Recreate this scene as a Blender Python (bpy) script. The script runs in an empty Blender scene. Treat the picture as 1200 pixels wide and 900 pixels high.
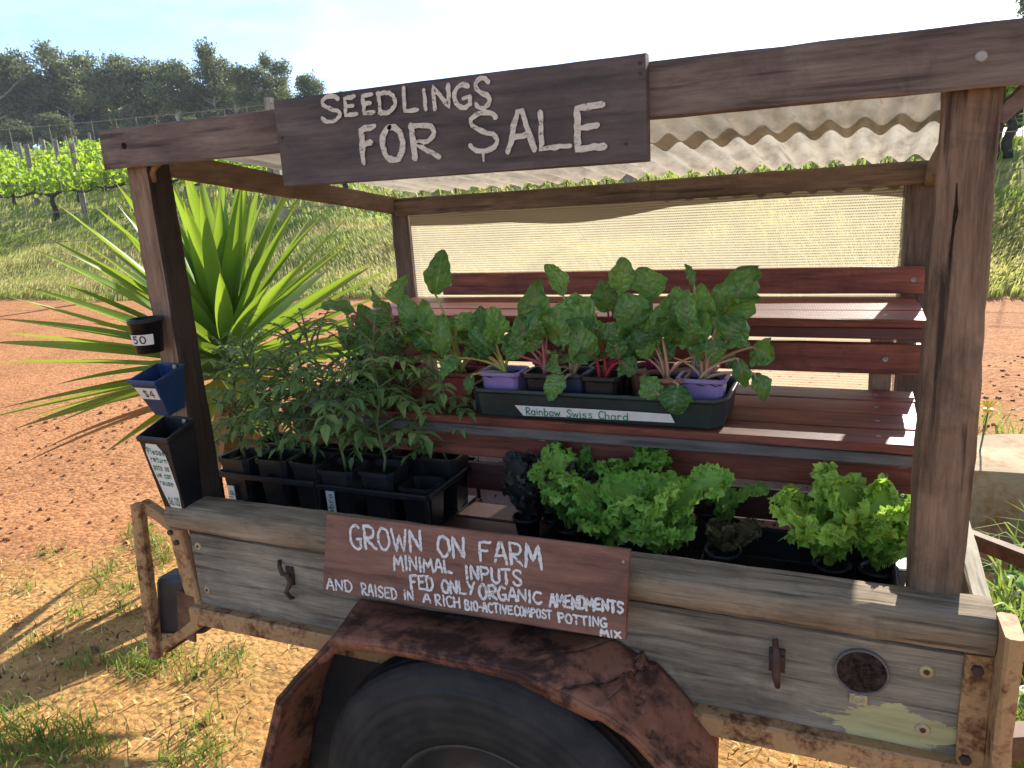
import bpy, math, random
import numpy as np
from mathutils import Vector, Matrix, noise as mnoise

R = math.radians
rnd = random.Random(7)
scene = bpy.context.scene
COL = scene.collection

# ------------------------------------------------------------------ camera
CAM = np.array([1.61735, -1.42756, 1.06059])
YAW, PITCH, ROLL, FPX = 0.420452, 0.242771, -0.060945, 912.6
_f = np.array([-math.sin(YAW), math.cos(YAW), 0.0]); _r = np.array([math.cos(YAW), math.sin(YAW), 0.0]); _u = np.array([0, 0, 1.0])
_fd = _f * math.cos(PITCH) - _u * math.sin(PITCH); _up = _u * math.cos(PITCH) + _f * math.sin(PITCH)
CR = _r * math.cos(ROLL) + _up * math.sin(ROLL); CU = _up * math.cos(ROLL) - _r * math.sin(ROLL); CF = _fd
camd = bpy.data.cameras.new('Camera'); cam = bpy.data.objects.new('Camera', camd); COL.objects.link(cam)
mw = Matrix.Identity(4)
for i in range(3):
    mw[i][0] = CR[i]; mw[i][1] = CU[i]; mw[i][2] = -CF[i]; mw[i][3] = CAM[i]
cam.matrix_world = mw
camd.sensor_width = 36; camd.lens = FPX / 1200 * 36; camd.clip_start = .05; camd.clip_end = 3000
scene.camera = cam

def at(px, py, y):
    "point where the line of sight through photo pixel (px,py) meets the plane Y=y"
    d = CF + CR * (px - 600) / FPX - CU * (py - 450) / FPX
    return CAM + d * (y - CAM[1]) / d[1]

# ------------------------------------------------------------------ light
SUN_EL, SUN_AZ = 29.5, 9.0          # azimuth from +Y towards +X
w = bpy.data.worlds.new('World'); scene.world = w; w.use_nodes = True
nt = w.node_tree; nt.nodes.clear()
wo = nt.nodes.new('ShaderNodeOutputWorld'); bg = nt.nodes.new('ShaderNodeBackground')
sk = nt.nodes.new('ShaderNodeTexSky'); sk.sky_type = 'NISHITA'; sk.sun_disc = False
sk.sun_elevation = R(SUN_EL); sk.sun_rotation = R(SUN_AZ); sk.air_density = .6; sk.dust_density = .4; sk.ozone_density = 1.5
tc = nt.nodes.new('ShaderNodeTexCoord'); mp = nt.nodes.new('ShaderNodeMapping'); mp.inputs['Scale'].default_value = (1.1, 1.1, 4.0)
mp.inputs['Location'].default_value = (.35, .2, .1)
cn = nt.nodes.new('ShaderNodeTexNoise'); cn.inputs['Scale'].default_value = 2.2; cn.inputs['Detail'].default_value = 7; cn.inputs['Roughness'].default_value = .55
cr = nt.nodes.new('ShaderNodeValToRGB'); cr.color_ramp.elements[0].position = .47; cr.color_ramp.elements[1].position = .72
mx = nt.nodes.new('ShaderNodeMixRGB'); mx.inputs['Color2'].default_value = (6.5, 6.8, 7.2, 1)
ml = nt.nodes.new('ShaderNodeMath'); ml.operation = 'MULTIPLY'; ml.inputs[1].default_value = .42
L = nt.links.new
L(tc.outputs['Generated'], mp.inputs[0]); L(mp.outputs[0], cn.inputs['Vector']); L(cn.outputs['Fac'], cr.inputs[0])
L(cr.outputs[0], ml.inputs[0]); L(ml.outputs[0], mx.inputs['Fac']); L(sk.outputs[0], mx.inputs['Color1']); L(mx.outputs[0], bg.inputs[0]); L(bg.outputs[0], wo.inputs[0])
bg.inputs[1].default_value = .12
sd = bpy.data.lights.new('sun', 'SUN'); sd.energy = 4.5; sd.angle = R(.53); sd.color = (1, .93, .82)
so = bpy.data.objects.new('sun', sd); COL.objects.link(so)
sdir = Vector((math.sin(R(SUN_AZ)) * math.cos(R(SUN_EL)), math.cos(R(SUN_AZ)) * math.cos(R(SUN_EL)), math.sin(R(SUN_EL))))
so.rotation_euler = sdir.to_track_quat('Z', 'Y').to_euler(); so.location = (0, 0, 30)
vs = scene.view_settings; vs.view_transform = 'Standard'; vs.look = 'None'; vs.gamma = 1; vs.use_curve_mapping = False
vs.exposure = 1.4
scene.cycles.max_bounces = 8; scene.cycles.transparent_max_bounces = 16

# ------------------------------------------------------------------ materials
class NT:
    def __init__(s, name):
        s.m = bpy.data.materials.new(name); s.m.use_nodes = True; s.t = s.m.node_tree; s.t.nodes.clear()
        s.out = s.n('ShaderNodeOutputMaterial')
    def n(s, t, **k):
        q = s.t.nodes.new(t)
        for a, b in k.items(): setattr(q, a, b)
        return q
    def l(s, a, b): s.t.links.new(a, b)
    def coord(s, sc=(1, 1, 1), loc=(0, 0, 0), kind='Object'):
        c = s.n('ShaderNodeTexCoord'); m = s.n('ShaderNodeMapping'); m.inputs['Scale'].default_value = sc; m.inputs['Location'].default_value = loc
        s.l(c.outputs[kind], m.inputs[0]); return m.outputs[0]
    def noise(s, vec, scale, det=5, rough=.6, dist=0):
        q = s.n('ShaderNodeTexNoise'); q.inputs['Scale'].default_value = scale; q.inputs['Detail'].default_value = det
        q.inputs['Roughness'].default_value = rough; q.inputs['Distortion'].default_value = dist; s.l(vec, q.inputs['Vector']); return q.outputs['Fac']
    def ramp(s, f, stops):
        q = s.n('ShaderNodeValToRGB'); e = q.color_ramp.elements
        while len(e) < len(stops): e.new(.5)
        for i, (p, c) in enumerate(stops):
            e[i].position = p; e[i].color = (c, c, c, 1) if isinstance(c, (int, float)) else (*c, 1)
        s.l(f, q.inputs[0]); return q.outputs[0]
    def mix(s, f, a, b, mode='MIX'):
        q = s.n('ShaderNodeMixRGB', blend_type=mode)
        for i, x in ((0, f), (1, a), (2, b)):
            if isinstance(x, (int, float)): q.inputs[i].default_value = x if i == 0 else (x, x, x, 1)
            elif isinstance(x, tuple): q.inputs[i].default_value = (*x, 1)
            else: s.l(x, q.inputs[i])
        return q.outputs[0]
    def math(s, op, a, b=0, c=None, clamp=False):
        q = s.n('ShaderNodeMath', operation=op); q.use_clamp = clamp
        for i, x in enumerate((a, b) if c is None else (a, b, c)):
            if isinstance(x, (int, float)): q.inputs[i].default_value = x
            else: s.l(x, q.inputs[i])
        return q.outputs[0]
    def attr(s): q = s.n('ShaderNodeAttribute', attribute_name='v'); return q.outputs['Fac']
    def bump(s, h, st=.3, d=.01):
        q = s.n('ShaderNodeBump'); q.inputs['Strength'].default_value = st; q.inputs['Distance'].default_value = d; s.l(h, q.inputs['Height']); return q.outputs[0]
    def bsdf(s, col, rough=.6, normal=None, metal=0, spec=.5, link=True):
        q = s.n('ShaderNodeBsdfPrincipled')
        for k, x in (('Base Color', col), ('Roughness', rough), ('Metallic', metal), ('Specular IOR Level', spec)):
            if isinstance(x, (int, float)): q.inputs[k].default_value = x
            elif isinstance(x, tuple): q.inputs[k].default_value = (*x, 1)
            else: s.l(x, q.inputs[k])
        if normal is not None: s.l(normal, q.inputs['Normal'])
        if link: s.l(q.outputs[0], s.out.inputs[0])
        return q.outputs[0]
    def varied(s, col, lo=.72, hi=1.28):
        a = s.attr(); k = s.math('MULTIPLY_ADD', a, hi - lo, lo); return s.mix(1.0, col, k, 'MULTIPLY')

def wood(name, dark, mid, light, axis='X', rough=.75, fine=34, crack=.5, bump=.35, blotch=.35, spec=.3, extra=None, var=(.8, 1.2)):
    t = NT(name); sc = [fine] * 3; sc['XYZ'.index(axis)] = 3.4
    v = t.coord(tuple(sc)); g = t.noise(v, 1.0, 9, .62, .5)
    sc2 = [fine * 2.6] * 3; sc2['XYZ'.index(axis)] = 3.4
    ck = t.noise(t.coord(tuple(sc2), (3, 1, 2)), 1.0, 3, .5, .2)
    sc3 = [fine * 7] * 3; sc3['XYZ'.index(axis)] = 11.0
    fg = t.noise(t.coord(tuple(sc3), (5, 5, 5)), 1.0, 6, .75); g = t.math('ADD', t.math('MULTIPLY', g, .62), t.math('MULTIPLY', fg, .38))
    col = t.ramp(g, [(.34, dark), (.49, mid), (.64, light)])
    stn = t.noise(t.coord((3, 3, 3), (9, 1, 4)), 2.3, 9, .72, .6); col = t.mix(t.ramp(stn, [(.52, 0.0), (.68, .55)]), col, dark)
    bl = t.noise(t.coord((2.5, 2.5, 2.5), (1, 7, 3)), 1.6, 4, .6)
    col = t.mix(blotch, col, t.ramp(bl, [(.3, .35), (.7, 1.25)]), 'MULTIPLY')
    cm = t.ramp(ck, [(.30, 1 - crack), (.42, 1.0)])
    col = t.mix(1.0, col, cm, 'MULTIPLY')
    col = t.varied(col, *var)
    if extra: col = extra(t, col)
    h = t.math('ADD', t.math('MULTIPLY', g, 1.6), t.math('MULTIPLY', cm, .6))
    t.bsdf(col, rough, t.bump(h, bump, .004), 0, spec); return t.m

def plain(name, col, rough=.4, metal=0, var=.25, nscale=14, bump=.08, spec=.5, dust=None):
    t = NT(name); g = t.noise(t.coord(), nscale, 6, .6)
    c = t.mix(1.0, col, t.ramp(g, [(.3, 1 - var), (.7, 1 + var)]), 'MULTIPLY'); c = t.varied(c, .85, 1.15)
    if dust:
        dn = t.noise(t.coord((1, 1, 1), (5, 3, 1)), 6, 8, .7); c = t.mix(t.ramp(dn, [(.45, 0.0), (.75, dust[1])]), c, dust[0])
    t.bsdf(c, rough, t.bump(g, bump, .003), metal, spec); return t.m

def rusty(name, paint, rust, lo=.5, hi=.62, scale=9, rough=.7):
    t = NT(name); n1 = t.noise(t.coord(), scale, 9, .68, .4); n2 = t.noise(t.coord((1, 1, 1), (4, 2, 9)), scale * 5, 5, .7)
    m = t.math('ADD', t.math('MULTIPLY', n1, .7), t.math('MULTIPLY', n2, .3))
    mask = t.ramp(m, [(lo, 0.0), (hi, 1.0)])
    rc = t.mix(n2, tuple(x * .45 for x in rust), tuple(x * 1.5 for x in rust)); pc = t.mix(1.0, paint, t.ramp(n1, [(.3, .75), (.7, 1.15)]), 'MULTIPLY')
    t.bsdf(t.mix(mask, pc, rc), rough, t.bump(mask, -.25, .002), 0, .3); return t.m

def leafmat(name, c1, c2, trans, rough=.45, veins=None, tw=.35, bump=.25, bscale=60, spec=.4, tip=False):
    t = NT(name); a = t.attr(); col = t.mix(a, c1, c2)
    n = t.noise(t.coord(), bscale, 4, .6); col = t.mix(.5, col, t.ramp(n, [(.3, .65), (.7, 1.3)]), 'MULTIPLY')
    if veins:
        uvn = t.n('ShaderNodeTexCoord'); sp = t.n('ShaderNodeSeparateXYZ'); t.l(uvn.outputs['UV'], sp.inputs[0])
        au = t.math('ABSOLUTE', t.math('SUBTRACT', sp.outputs[0], .5))
        wv = t.math('MULTIPLY_ADD', sp.outputs[1], -.045, .055)
        mid = t.math('LESS_THAN', au, wv)
        lat = t.math('SINE', t.math('MULTIPLY', t.math('SUBTRACT', sp.outputs[1], t.math('MULTIPLY', au, .55)), 44))
        lat = t.ramp(lat, [(.86, 0.0), (1.0, .45)])
        col = t.mix(t.math('MAXIMUM', mid, lat), col, veins)
        n = t.math('SUBTRACT', n, t.math('MULTIPLY', lat, .8))
    if tip:
        u2 = t.n('ShaderNodeTexCoord'); s2 = t.n('ShaderNodeSeparateXYZ'); t.l(u2.outputs['UV'], s2.inputs[0])
        st = t.noise(t.coord((38, 1.2, 1), (0, 0, 0), 'UV'), 1.0, 4, .6); col = t.mix(.55, col, t.ramp(st, [(.35, .6), (.62, 1.25)]), 'MULTIPLY')
        tn = t.math('ADD', s2.outputs[1], t.math('MULTIPLY', t.math('SUBTRACT', n, .5), .10)); col = t.mix(t.ramp(tn, [(.90, 0.0), (.955, 1.0)]), col, (.14, .06, .025)); col = t.mix(t.ramp(s2.outputs[1], [(.0, .75), (.16, 0.0)]), col, (.42, .44, .22))
    nb = t.bump(n, bump, .006)
    b = t.bsdf(col, rough, nb, 0, spec, link=False)
    tr = t.n('ShaderNodeBsdfTranslucent'); t.l(t.mix(1.0, t.mix(.5, col, trans), trans, 'MIX') if False else t.mix(.75, col, trans), tr.inputs[0])
    ms = t.n('ShaderNodeMixShader'); ms.inputs[0].default_value = tw; t.l(b, ms.inputs[1]); t.l(tr.outputs[0], ms.inputs[2]); t.l(ms.outputs[0], t.out.inputs[0])
    return t.m

M = {}
M['post'] = wood('post_wood', (.06, .035, .021), (.19, .118, .07), (.30, .195, .122), 'Z', .8, 26, .75, .5)
M['post_side_shade'] = wood('post_wood_painted_shade', (.075, .045, .028), (.23, .145, .092), (.36, .245, .165), 'Z', .8, 26, .7, .5, var=(.12, 1.06))  # wide per-face tone range carries the shade painted on the post's side
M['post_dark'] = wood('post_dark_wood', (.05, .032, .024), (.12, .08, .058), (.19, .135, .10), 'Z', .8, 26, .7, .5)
M['beam'] = wood('beam_wood', (.062, .042, .032), (.152, .107, .082), (.245, .178, .138), 'X', .7, 22, .55, .3)
M['beam_y'] = wood('rafter_wood', (.06, .038, .028), (.125, .085, .06), (.2, .14, .1), 'Y', .7, 22, .55, .3)
M['sign_dark'] = wood('sign_dark_wood', (.046, .034, .031), (.096, .071, .063), (.155, .117, .104), 'X', .6, 16, .35, .2)
M['sign_red'] = wood('sign_red_wood', (.10, .045, .03), (.215, .10, .066), (.30, .15, .10), 'X', .65, 15, .35, .2)
M['slat'] = wood('red_slat_wood', (.075, .017, .011), (.205, .05, .027), (.34, .10, .055), 'X', .5, 26, .45, .25, .5, .4)
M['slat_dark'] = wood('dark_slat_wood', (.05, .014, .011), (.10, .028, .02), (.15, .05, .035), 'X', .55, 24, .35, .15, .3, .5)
M['apron'] = wood('grey_apron_wood', (.07, .06, .055), (.13, .11, .10), (.2, .17, .15), 'X', .7, 24, .5, .3)
M['leg'] = wood('pale_leg_wood', (.13, .07, .04), (.26, .15, .085), (.36, .23, .14), 'Z', .6, 22, .3, .2)
M['white_peel'] = rusty('peeling_white_paint', (.72, .70, .66), (.05, .03, .03), .56, .60, 22, .6)
def board_paint(t, col):
    c = t.n('ShaderNodeTexCoord'); sp = t.n('ShaderNodeSeparateXYZ'); t.l(c.outputs['Object'], sp.inputs[0])
    nz = t.noise(t.coord((7, 7, 22)), 1.0, 8, .7, .3)
    dx = t.math('ABSOLUTE', t.math('SUBTRACT', sp.outputs[0], .83)); dz = t.math('ABSOLUTE', t.math('SUBTRACT', sp.outputs[2], .838))
    d = t.math('ADD', t.math('MULTIPLY', dx, 3.4), t.math('MULTIPLY', dz, 8.5))
    m = t.ramp(t.math('SUBTRACT', t.math('MULTIPLY_ADD', nz, 1.1, .02), d), [(.06, 0.0), (.09, 1.0)])
    col = t.mix(m, col, (.44, .41, .20))
    st = t.noise(t.coord((1.3, 1, 9), (0, 0, 5)), 3, 6, .7); return t.mix(.55, col, t.ramp(st, [(.35, .45), (.6, 1.1)]), 'MULTIPLY')
M['grey_board'] = wood('weathered_grey_plywood', (.10, .085, .06), (.225, .19, .14), (.34, .295, .22), 'X', .85, 30, .5, .35, .4, .2, board_paint)
M['rail'] = wood('weathered_rail_wood', (.09, .068, .042), (.235, .175, .11), (.36, .285, .19), 'X', .82, 30, .6, .45, .4, .25)
M['pale_board'] = wood('weathered_end_board', (.2, .17, .13), (.34, .30, .23), (.45, .40, .32), 'Y', .85, 28, .5, .35)
M['cream_rust'] = rusty('rusty_cream_steel', (.46, .27, .12), (.12, .042, .018), .485, .60, 14)
M['brown_rust'] = rusty('brown_rusty_steel', (.20, .105, .055), (.07, .028, .016), .42, .60, 8)
M['fender'] = rusty('rusted_mudguard', (.30, .125, .07), (.055, .022, .015), .44, .55, 7, .72)
M['hook'] = plain('hook_rust', (.06, .03, .022), .8, 0, .4, 40)
M['screw'] = plain('screw_steel', (.33, .30, .25), .45, .7, .3, 60)
M['brass'] = plain('pale_washer', (.42, .35, .2), .5, .3, .3, 60)
M['black'] = plain('black_plastic', (.008, .0085, .010), .42, 0, .3, 20, .1, .35, ((.10, .085, .07), .28))
M['blue'] = plain('blue_plastic', (.012, .035, .10), .4, 0, .2, 18, .1, .4, ((.10, .10, .11), .3))
M['green_black'] = plain('green_black_tub', (.010, .024, .024), .38, 0, .3, 12, .1, .5, ((.10, .09, .08), .3))
M['purple'] = plain('lilac_plastic', (.22, .16, .36), .45, 0, .15, 14)
M['terracotta'] = plain('terracotta_plastic', (.26, .10, .062), .5, 0, .2, 14)
M['maroon'] = plain('maroon_plastic', (.20, .03, .035), .45, 0, .2, 14)
M['navy'] = plain('navy_plastic', (.02, .03, .07), .45, 0, .2, 14)
M['soil'] = plain('potting_soil', (.022, .016, .012), .95, 0, .7, 90, .9, .1)
M['tape'] = plain('masking_tape', (.62, .60, .54), .7, 0, .1, 30, .12)
M['label'] = plain('white_label', (.66, .66, .62), .55, 0, .08, 20, .05)
def brushed(name, col):
    t = NT(name); n = t.noise(t.coord((22, 22, 60)), 3.0, 7, .7); n2 = t.noise(t.coord((1, 1, 1), (3, 1, 8)), 130, 4, .7); c = t.mix(1.0, col, t.ramp(n, [(.3, .72), (.65, 1.1)]), 'MULTIPLY')
    b = t.bsdf(c, .8, None, 0, .2, link=False); tp = t.n('ShaderNodeBsdfTransparent'); a = t.ramp(t.math('ADD', t.math('MULTIPLY', n, .6), t.math('MULTIPLY', n2, .4)), [(.36, .85), (.45, 0.0)])
    ms = t.n('ShaderNodeMixShader'); t.l(a, ms.inputs[0]); t.l(b, ms.inputs[1]); t.l(tp.outputs[0], ms.inputs[2]); t.l(ms.outputs[0], t.out.inputs[0]); return t.m
M['paint'] = brushed('off_white_paint', (.62, .56, .46)); M['paint2'] = brushed('white_paint', (.72, .69, .64))
M['ink'] = plain('black_ink', (.03, .028, .03), .7, 0, .1)
M['ink_green'] = plain('green_ink', (.01, .17, .08), .6, 0, .1)
M['fibre'] = plain('coconut_fibre_brown', (.045, .028, .022), .95, 0, .8, 120, 1.0, .1)
M['lamp_black'] = plain('black_lamp_housing', (.016, .018, .022), .5, 0, .3, 20, .1, .4, ((.12, .09, .06), .3))
M['stem'] = leafmat('tomato_stem', (.10, .15, .05), (.15, .19, .08), (.1, .2, .03), .6, None, .1, .1)
M['tomato'] = leafmat('tomato_leaf', (.10, .185, .055), (.25, .36, .12), (.36, .56, .08), .55, None, .32, .3, 90)
M['fruit'] = plain('green_tomato', (.12, .17, .07), .35, 0, .1)
M['chard'] = leafmat('chard_leaf', (.055, .165, .04), (.19, .38, .09), (.32, .60, .07), .27, (.16, .28, .09), .36, .9, 38, .6)
M['chard_pink'] = leafmat('chard_leaf_pink_rib', (.055, .16, .04), (.18, .36, .085), (.30, .56, .06), .27, (.22, .17, .09), .36, .9, 38, .6)
M['lettuce'] = leafmat('lettuce_leaf', (.15, .35, .05), (.33, .56, .09), (.44, .68, .08), .5, (.2, .34, .1), .35, .5, 60)
M['lettuce_bright'] = leafmat('bright_lettuce_leaf', (.20, .40, .05), (.40, .60, .08), (.50, .72, .09), .5, (.3, .42, .12), .38, .5, 60)
M['lettuce_blue'] = leafmat('blue_green_kale_leaf', (.15, .32, .14), (.30, .52, .25), (.4, .6, .2), .55, (.2, .3, .16), .32, .5, 60)
M['lettuce_dark'] = leafmat('dark_bronze_leaf', (.028, .034, .026), (.06, .06, .045), (.08, .07, .04), .5, (.07, .05, .05), .2, .5, 60)
M['bronze'] = leafmat('bronze_lettuce_leaf', (.09, .07, .03), (.13, .11, .04), (.2, .14, .03), .5, (.14, .1, .05), .25, .5, 60)
M['yucca'] = leafmat('yucca_leaf', (.06, .155, .03), (.175, .305, .04), (.37, .50, .035), .36, None, .40, .1, 6, .5, True)
M['dead'] = leafmat('dead_yucca_leaf', (.30, .14, .06), (.42, .24, .11), (.4, .2, .06), .7, None, .25, .2, 12)
M['yucca_trunk'] = plain('yucca_trunk', (.16, .13, .06), .9, 0, .5, 20, .6)
M['vine_leaf'] = leafmat('vine_leaf', (.14, .26, .02), (.32, .46, .03), (.52, .70, .035), .5, None, .45, .1, 8)
M['vine_wood'] = plain('vine_wood', (.045, .034, .027), .9, 0, .5, 12, .5)
M['gum_leaf'] = leafmat('gum_leaf', (.06, .085, .036), (.17, .195, .085), (.24, .28, .07), .6, None, .3, .1, 2)
M['gum_bark'] = plain('gum_bark', (.42, .39, .34), .9, 0, .4, 2)
M['fence_post'] = wood('grey_fence_post', (.17, .14, .11), (.30, .26, .21), (.42, .37, .30), 'Z', .85, 8, .4, .3)
M['wire'] = plain('fence_wire', (.35, .31, .25), .5, .5, .2)
M['stone'] = rusty('sandstone_block', (.42, .33, .20), (.30, .14, .06), .5, .62, 5, .9)
M['flower'] = plain('yellow_petal', (.75, .52, .02), .6)
def grassmat(name, stops, trans):
    t = NT(name); col = t.ramp(t.attr(), stops)
    b = t.bsdf(col, .6, None, 0, .25, link=False); tr = t.n('ShaderNodeBsdfTranslucent'); t.l(t.mix(.4, col, trans), tr.inputs[0])
    ms = t.n('ShaderNodeMixShader'); ms.inputs[0].default_value = .45; t.l(b, ms.inputs[1]); t.l(tr.outputs[0], ms.inputs[2]); t.l(ms.outputs[0], t.out.inputs[0]); return t.m
M['grass'] = grassmat('grass_blades', [(0, (.14, .23, .04)), (.42, (.28, .38, .07)), (.60, (.52, .46, .17)), (1, (.75, .62, .32))], (.58, .62, .16))
M['weed'] = grassmat('weed_blades', [(0, (.08, .14, .03)), (.6, (.22, .32, .06)), (1, (.5, .48, .18))], (.42, .52, .08))

M['litter'] = grassmat('dark_litter', [(0, (.05, .03, .018)), (.6, (.16, .09, .045)), (1, (.42, .30, .16))], (.2, .12, .05))
M['gravel'] = grassmat('gravel_stones', [(0, (.20, .075, .03)), (.5, (.36, .155, .07)), (1, (.52, .28, .15))], (.3, .15, .07))
# corrugated fibreglass
for nm, nm2, c0, c1, tw in (('roof', 'corrugated_fibreglass', (.46, .42, .33), (.68, .63, .52), .42), ('roof2', 'front_corrugated_fibreglass', (.30, .27, .22), (.50, .46, .38), .30)):  # second entry, for the front sheet, is darker and less translucent
    t = NT(nm2); g = t.noise(t.coord((26, 3, 26)), 1.0, 7, .65); g2 = t.noise(t.coord(), 5, 6, .65)
    g3 = t.noise(t.coord((60, 7, 1), (2, 2, 2)), 1.0, 5, .7); col = t.mix(g2, c0, c1); col = t.mix(.7, col, t.ramp(g, [(.32, .4), (.55, 1.05)]), 'MULTIPLY'); col = t.mix(t.ramp(g3, [(.60, 0.0), (.75, .6)]), col, (.10, .075, .055)); col = t.mix(t.ramp(t.noise(t.coord((1, 1, 1), (7, 7, 7)), 9, 8, .75), [(.55, 0.0), (.70, .5)]), col, (.16, .12, .08))
    b = t.bsdf(col, .5, t.bump(g, .15, .003), 0, .4, link=False); tr = t.n('ShaderNodeBsdfTranslucent'); t.l(col, tr.inputs[0])
    ms = t.n('ShaderNodeMixShader'); ms.inputs[0].default_value = tw; t.l(b, ms.inputs[1]); t.l(tr.outputs[0], ms.inputs[2]); t.l(ms.outputs[0], t.out.inputs[0]); M[nm] = t.m
# shade cloth: woven rows with real holes
t = NT('shade_cloth'); v = t.coord((1, 1, 1)); sp = t.n('ShaderNodeSeparateXYZ'); t.l(v, sp.inputs[0])
row = t.math('SINE', t.math('MULTIPLY', sp.outputs[2], 2 * math.pi / .0085))
cl = t.math('SINE', t.math('ADD', t.math('MULTIPLY', sp.outputs[0], 2 * math.pi / .0075), t.math('MULTIPLY', t.math('GREATER_THAN', t.math('SINE', t.math('MULTIPLY', sp.outputs[2], math.pi / .0085)), 0), math.pi)))
hole = t.ramp(t.math('MULTIPLY_ADD', t.math('ADD', row, t.math('MULTIPLY', cl, .45)), .33, .5), [(.42, .10), (.92, .85)])
nz = t.noise(v, 3, 3); col = t.mix(nz, (.40, .36, .26), (.53, .48, .35))
df = t.n('ShaderNodeBsdfDiffuse'); t.l(col, df.inputs[0]); tr = t.n('ShaderNodeBsdfTranslucent'); t.l(col, tr.inputs[0])
m1 = t.n('ShaderNodeMixShader'); m1.inputs[0].default_value = .6; t.l(df.outputs[0], m1.inputs[1]); t.l(tr.outputs[0], m1.inputs[2])
tp = t.n('ShaderNodeBsdfTransparent'); m2 = t.n('ShaderNodeMixShader'); t.l(hole, m2.inputs[0]); t.l(m1.outputs[0], m2.inputs[1]); t.l(tp.outputs[0], m2.inputs[2]); t.l(m2.outputs[0], t.out.inputs[0]); M['mesh'] = t.m
M['fold'] = grassmat('folded_shade_cloth', [(0, (.11, .085, .06)), (1, (.14, .11, .075))], (.14, .115, .07))
# tyre rubber
t = NT('tyre_rubber'); c = t.n('ShaderNodeTexCoord'); sp = t.n('ShaderNodeSeparateXYZ'); t.l(c.outputs['Object'], sp.inputs[0])
x2 = t.math('SUBTRACT', sp.outputs[0], .01); z2 = t.math('SUBTRACT', sp.outputs[2], .445)
rad = t.math('SQRT', t.math('ADD', t.math('MULTIPLY', x2, x2), t.math('MULTIPLY', z2, z2)))
ring = t.math('SINE', t.math('MULTIPLY', t.math('ADD', rad, t.math('MULTIPLY', t.noise(t.coord(), 7, 4), .012)), 230)); n = t.noise(t.coord(), 8, 7, .7)
col = t.mix(t.ramp(n, [(.35, 0.0), (.75, .9)]), (.010, .012, .014), (.05, .045, .038))
h = t.math('ADD', t.math('MULTIPLY', ring, .22), n); t.bsdf(col, .6, t.bump(h, .5, .004), 0, .25); M['tyre'] = t.m
M['rim'] = plain('dark_steel_rim', (.05, .052, .055), .5, .4, .4, 8, .1, .5, ((.2, .12, .07), .5))

t = NT('haze'); hv = t.n('ShaderNodeVolumePrincipled'); hv.inputs['Density'].default_value = .0005; hv.inputs['Color'].default_value = (.80, .86, .95, 1); hv.inputs['Anisotropy'].default_value = 0; t.l(hv.outputs[0], t.out.inputs['Volume']); M['haze'] = t.m
# ground
t = NT('ground_dirt'); c = t.n('ShaderNodeTexCoord'); sp = t.n('ShaderNodeSeparateXYZ'); O = c.outputs['Object']; t.l(O, sp.inputs[0])
X_, Y_ = sp.outputs[0], sp.outputs[1]
big = t.noise(t.coord((1, 1, 0)), .9, 5, .6); med = t.noise(t.coord((1, 1, 0), (3, 9, 0)), 3.2, 7, .65); fin = t.noise(t.coord((1, 1, 1), (7, 2, 0)), 40, 6, .7)
vo = t.n('ShaderNodeTexVoronoi'); vo.inputs['Scale'].default_value = 34; t.l(O, vo.inputs['Vector'])
vb = t.n('ShaderNodeTexVoronoi'); vb.inputs['Scale'].default_value = 13; t.l(O, vb.inputs['Vector'])
vs_ = t.n('ShaderNodeSeparateColor'); t.l(vo.outputs['Color'], vs_.inputs[0])
road = t.mix(t.ramp(vs_.outputs[0], [(.1, 0.0), (.9, 1.0)]), (.22, .083, .029), (.44, .20, .085))
road = t.mix(t.ramp(fin, [(.4, 0.0), (.7, .7)]), road, (.52, .27, .125)); road = t.mix(.6, road, t.ramp(big, [(.3, .75), (.7, 1.2)]), 'MULTIPLY')
sand = t.mix(t.ramp(med, [(.3, 0.0), (.7, 1.0)]), (.36, .18, .06), (.59, .335, .125)); sand = t.mix(t.ramp(fin, [(.50, 0.0), (.66, .8)]), sand, (.15, .085, .035)); sand = t.mix(t.ramp(t.noise(t.coord((1, 1, 0), (8, 3, 0)), 7, 9, .75), [(.54, 0.0), (.66, .75)]), sand, (.10, .07, .035))
sand = t.mix(t.ramp(t.noise(t.coord((1, 1, 0), (2, 5, 0)), 2.3, 8, .7), [(.56, 0.0), (.72, .6)]), sand, (.15, .17, .04))
turf = t.mix(big, (.16, .19, .04), (.34, .28, .11))
e1 = t.math('ADD', t.math('SUBTRACT', Y_, t.math('MULTIPLY_ADD', X_, .72, 2.9)), t.math('MULTIPLY', t.math('SUBTRACT', med, .5), 1.6))
col = t.mix(t.ramp(t.math('MULTIPLY_ADD', e1, .6, .5), [(.3, 0.0), (.7, 1.0)]), sand, road)
e2 = t.math('ADD', t.math('SUBTRACT', Y_, 11.25), t.math('MULTIPLY', t.math('SUBTRACT', big, .5), .9))
col = t.mix(t.ramp(t.math('MULTIPLY_ADD', e2, .6, .5), [(.35, 0.0), (.65, 1.0)]), col, turf)
h = t.math('ADD', t.math('MULTIPLY', vo.outputs['Distance'], -.5), t.math('ADD', t.math('MULTIPLY', fin, .6), t.math('MULTIPLY', med, 1.2)))
t.bsdf(col, .95, t.bump(h, .7, .02), 0, .1); M['ground'] = t.m

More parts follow.
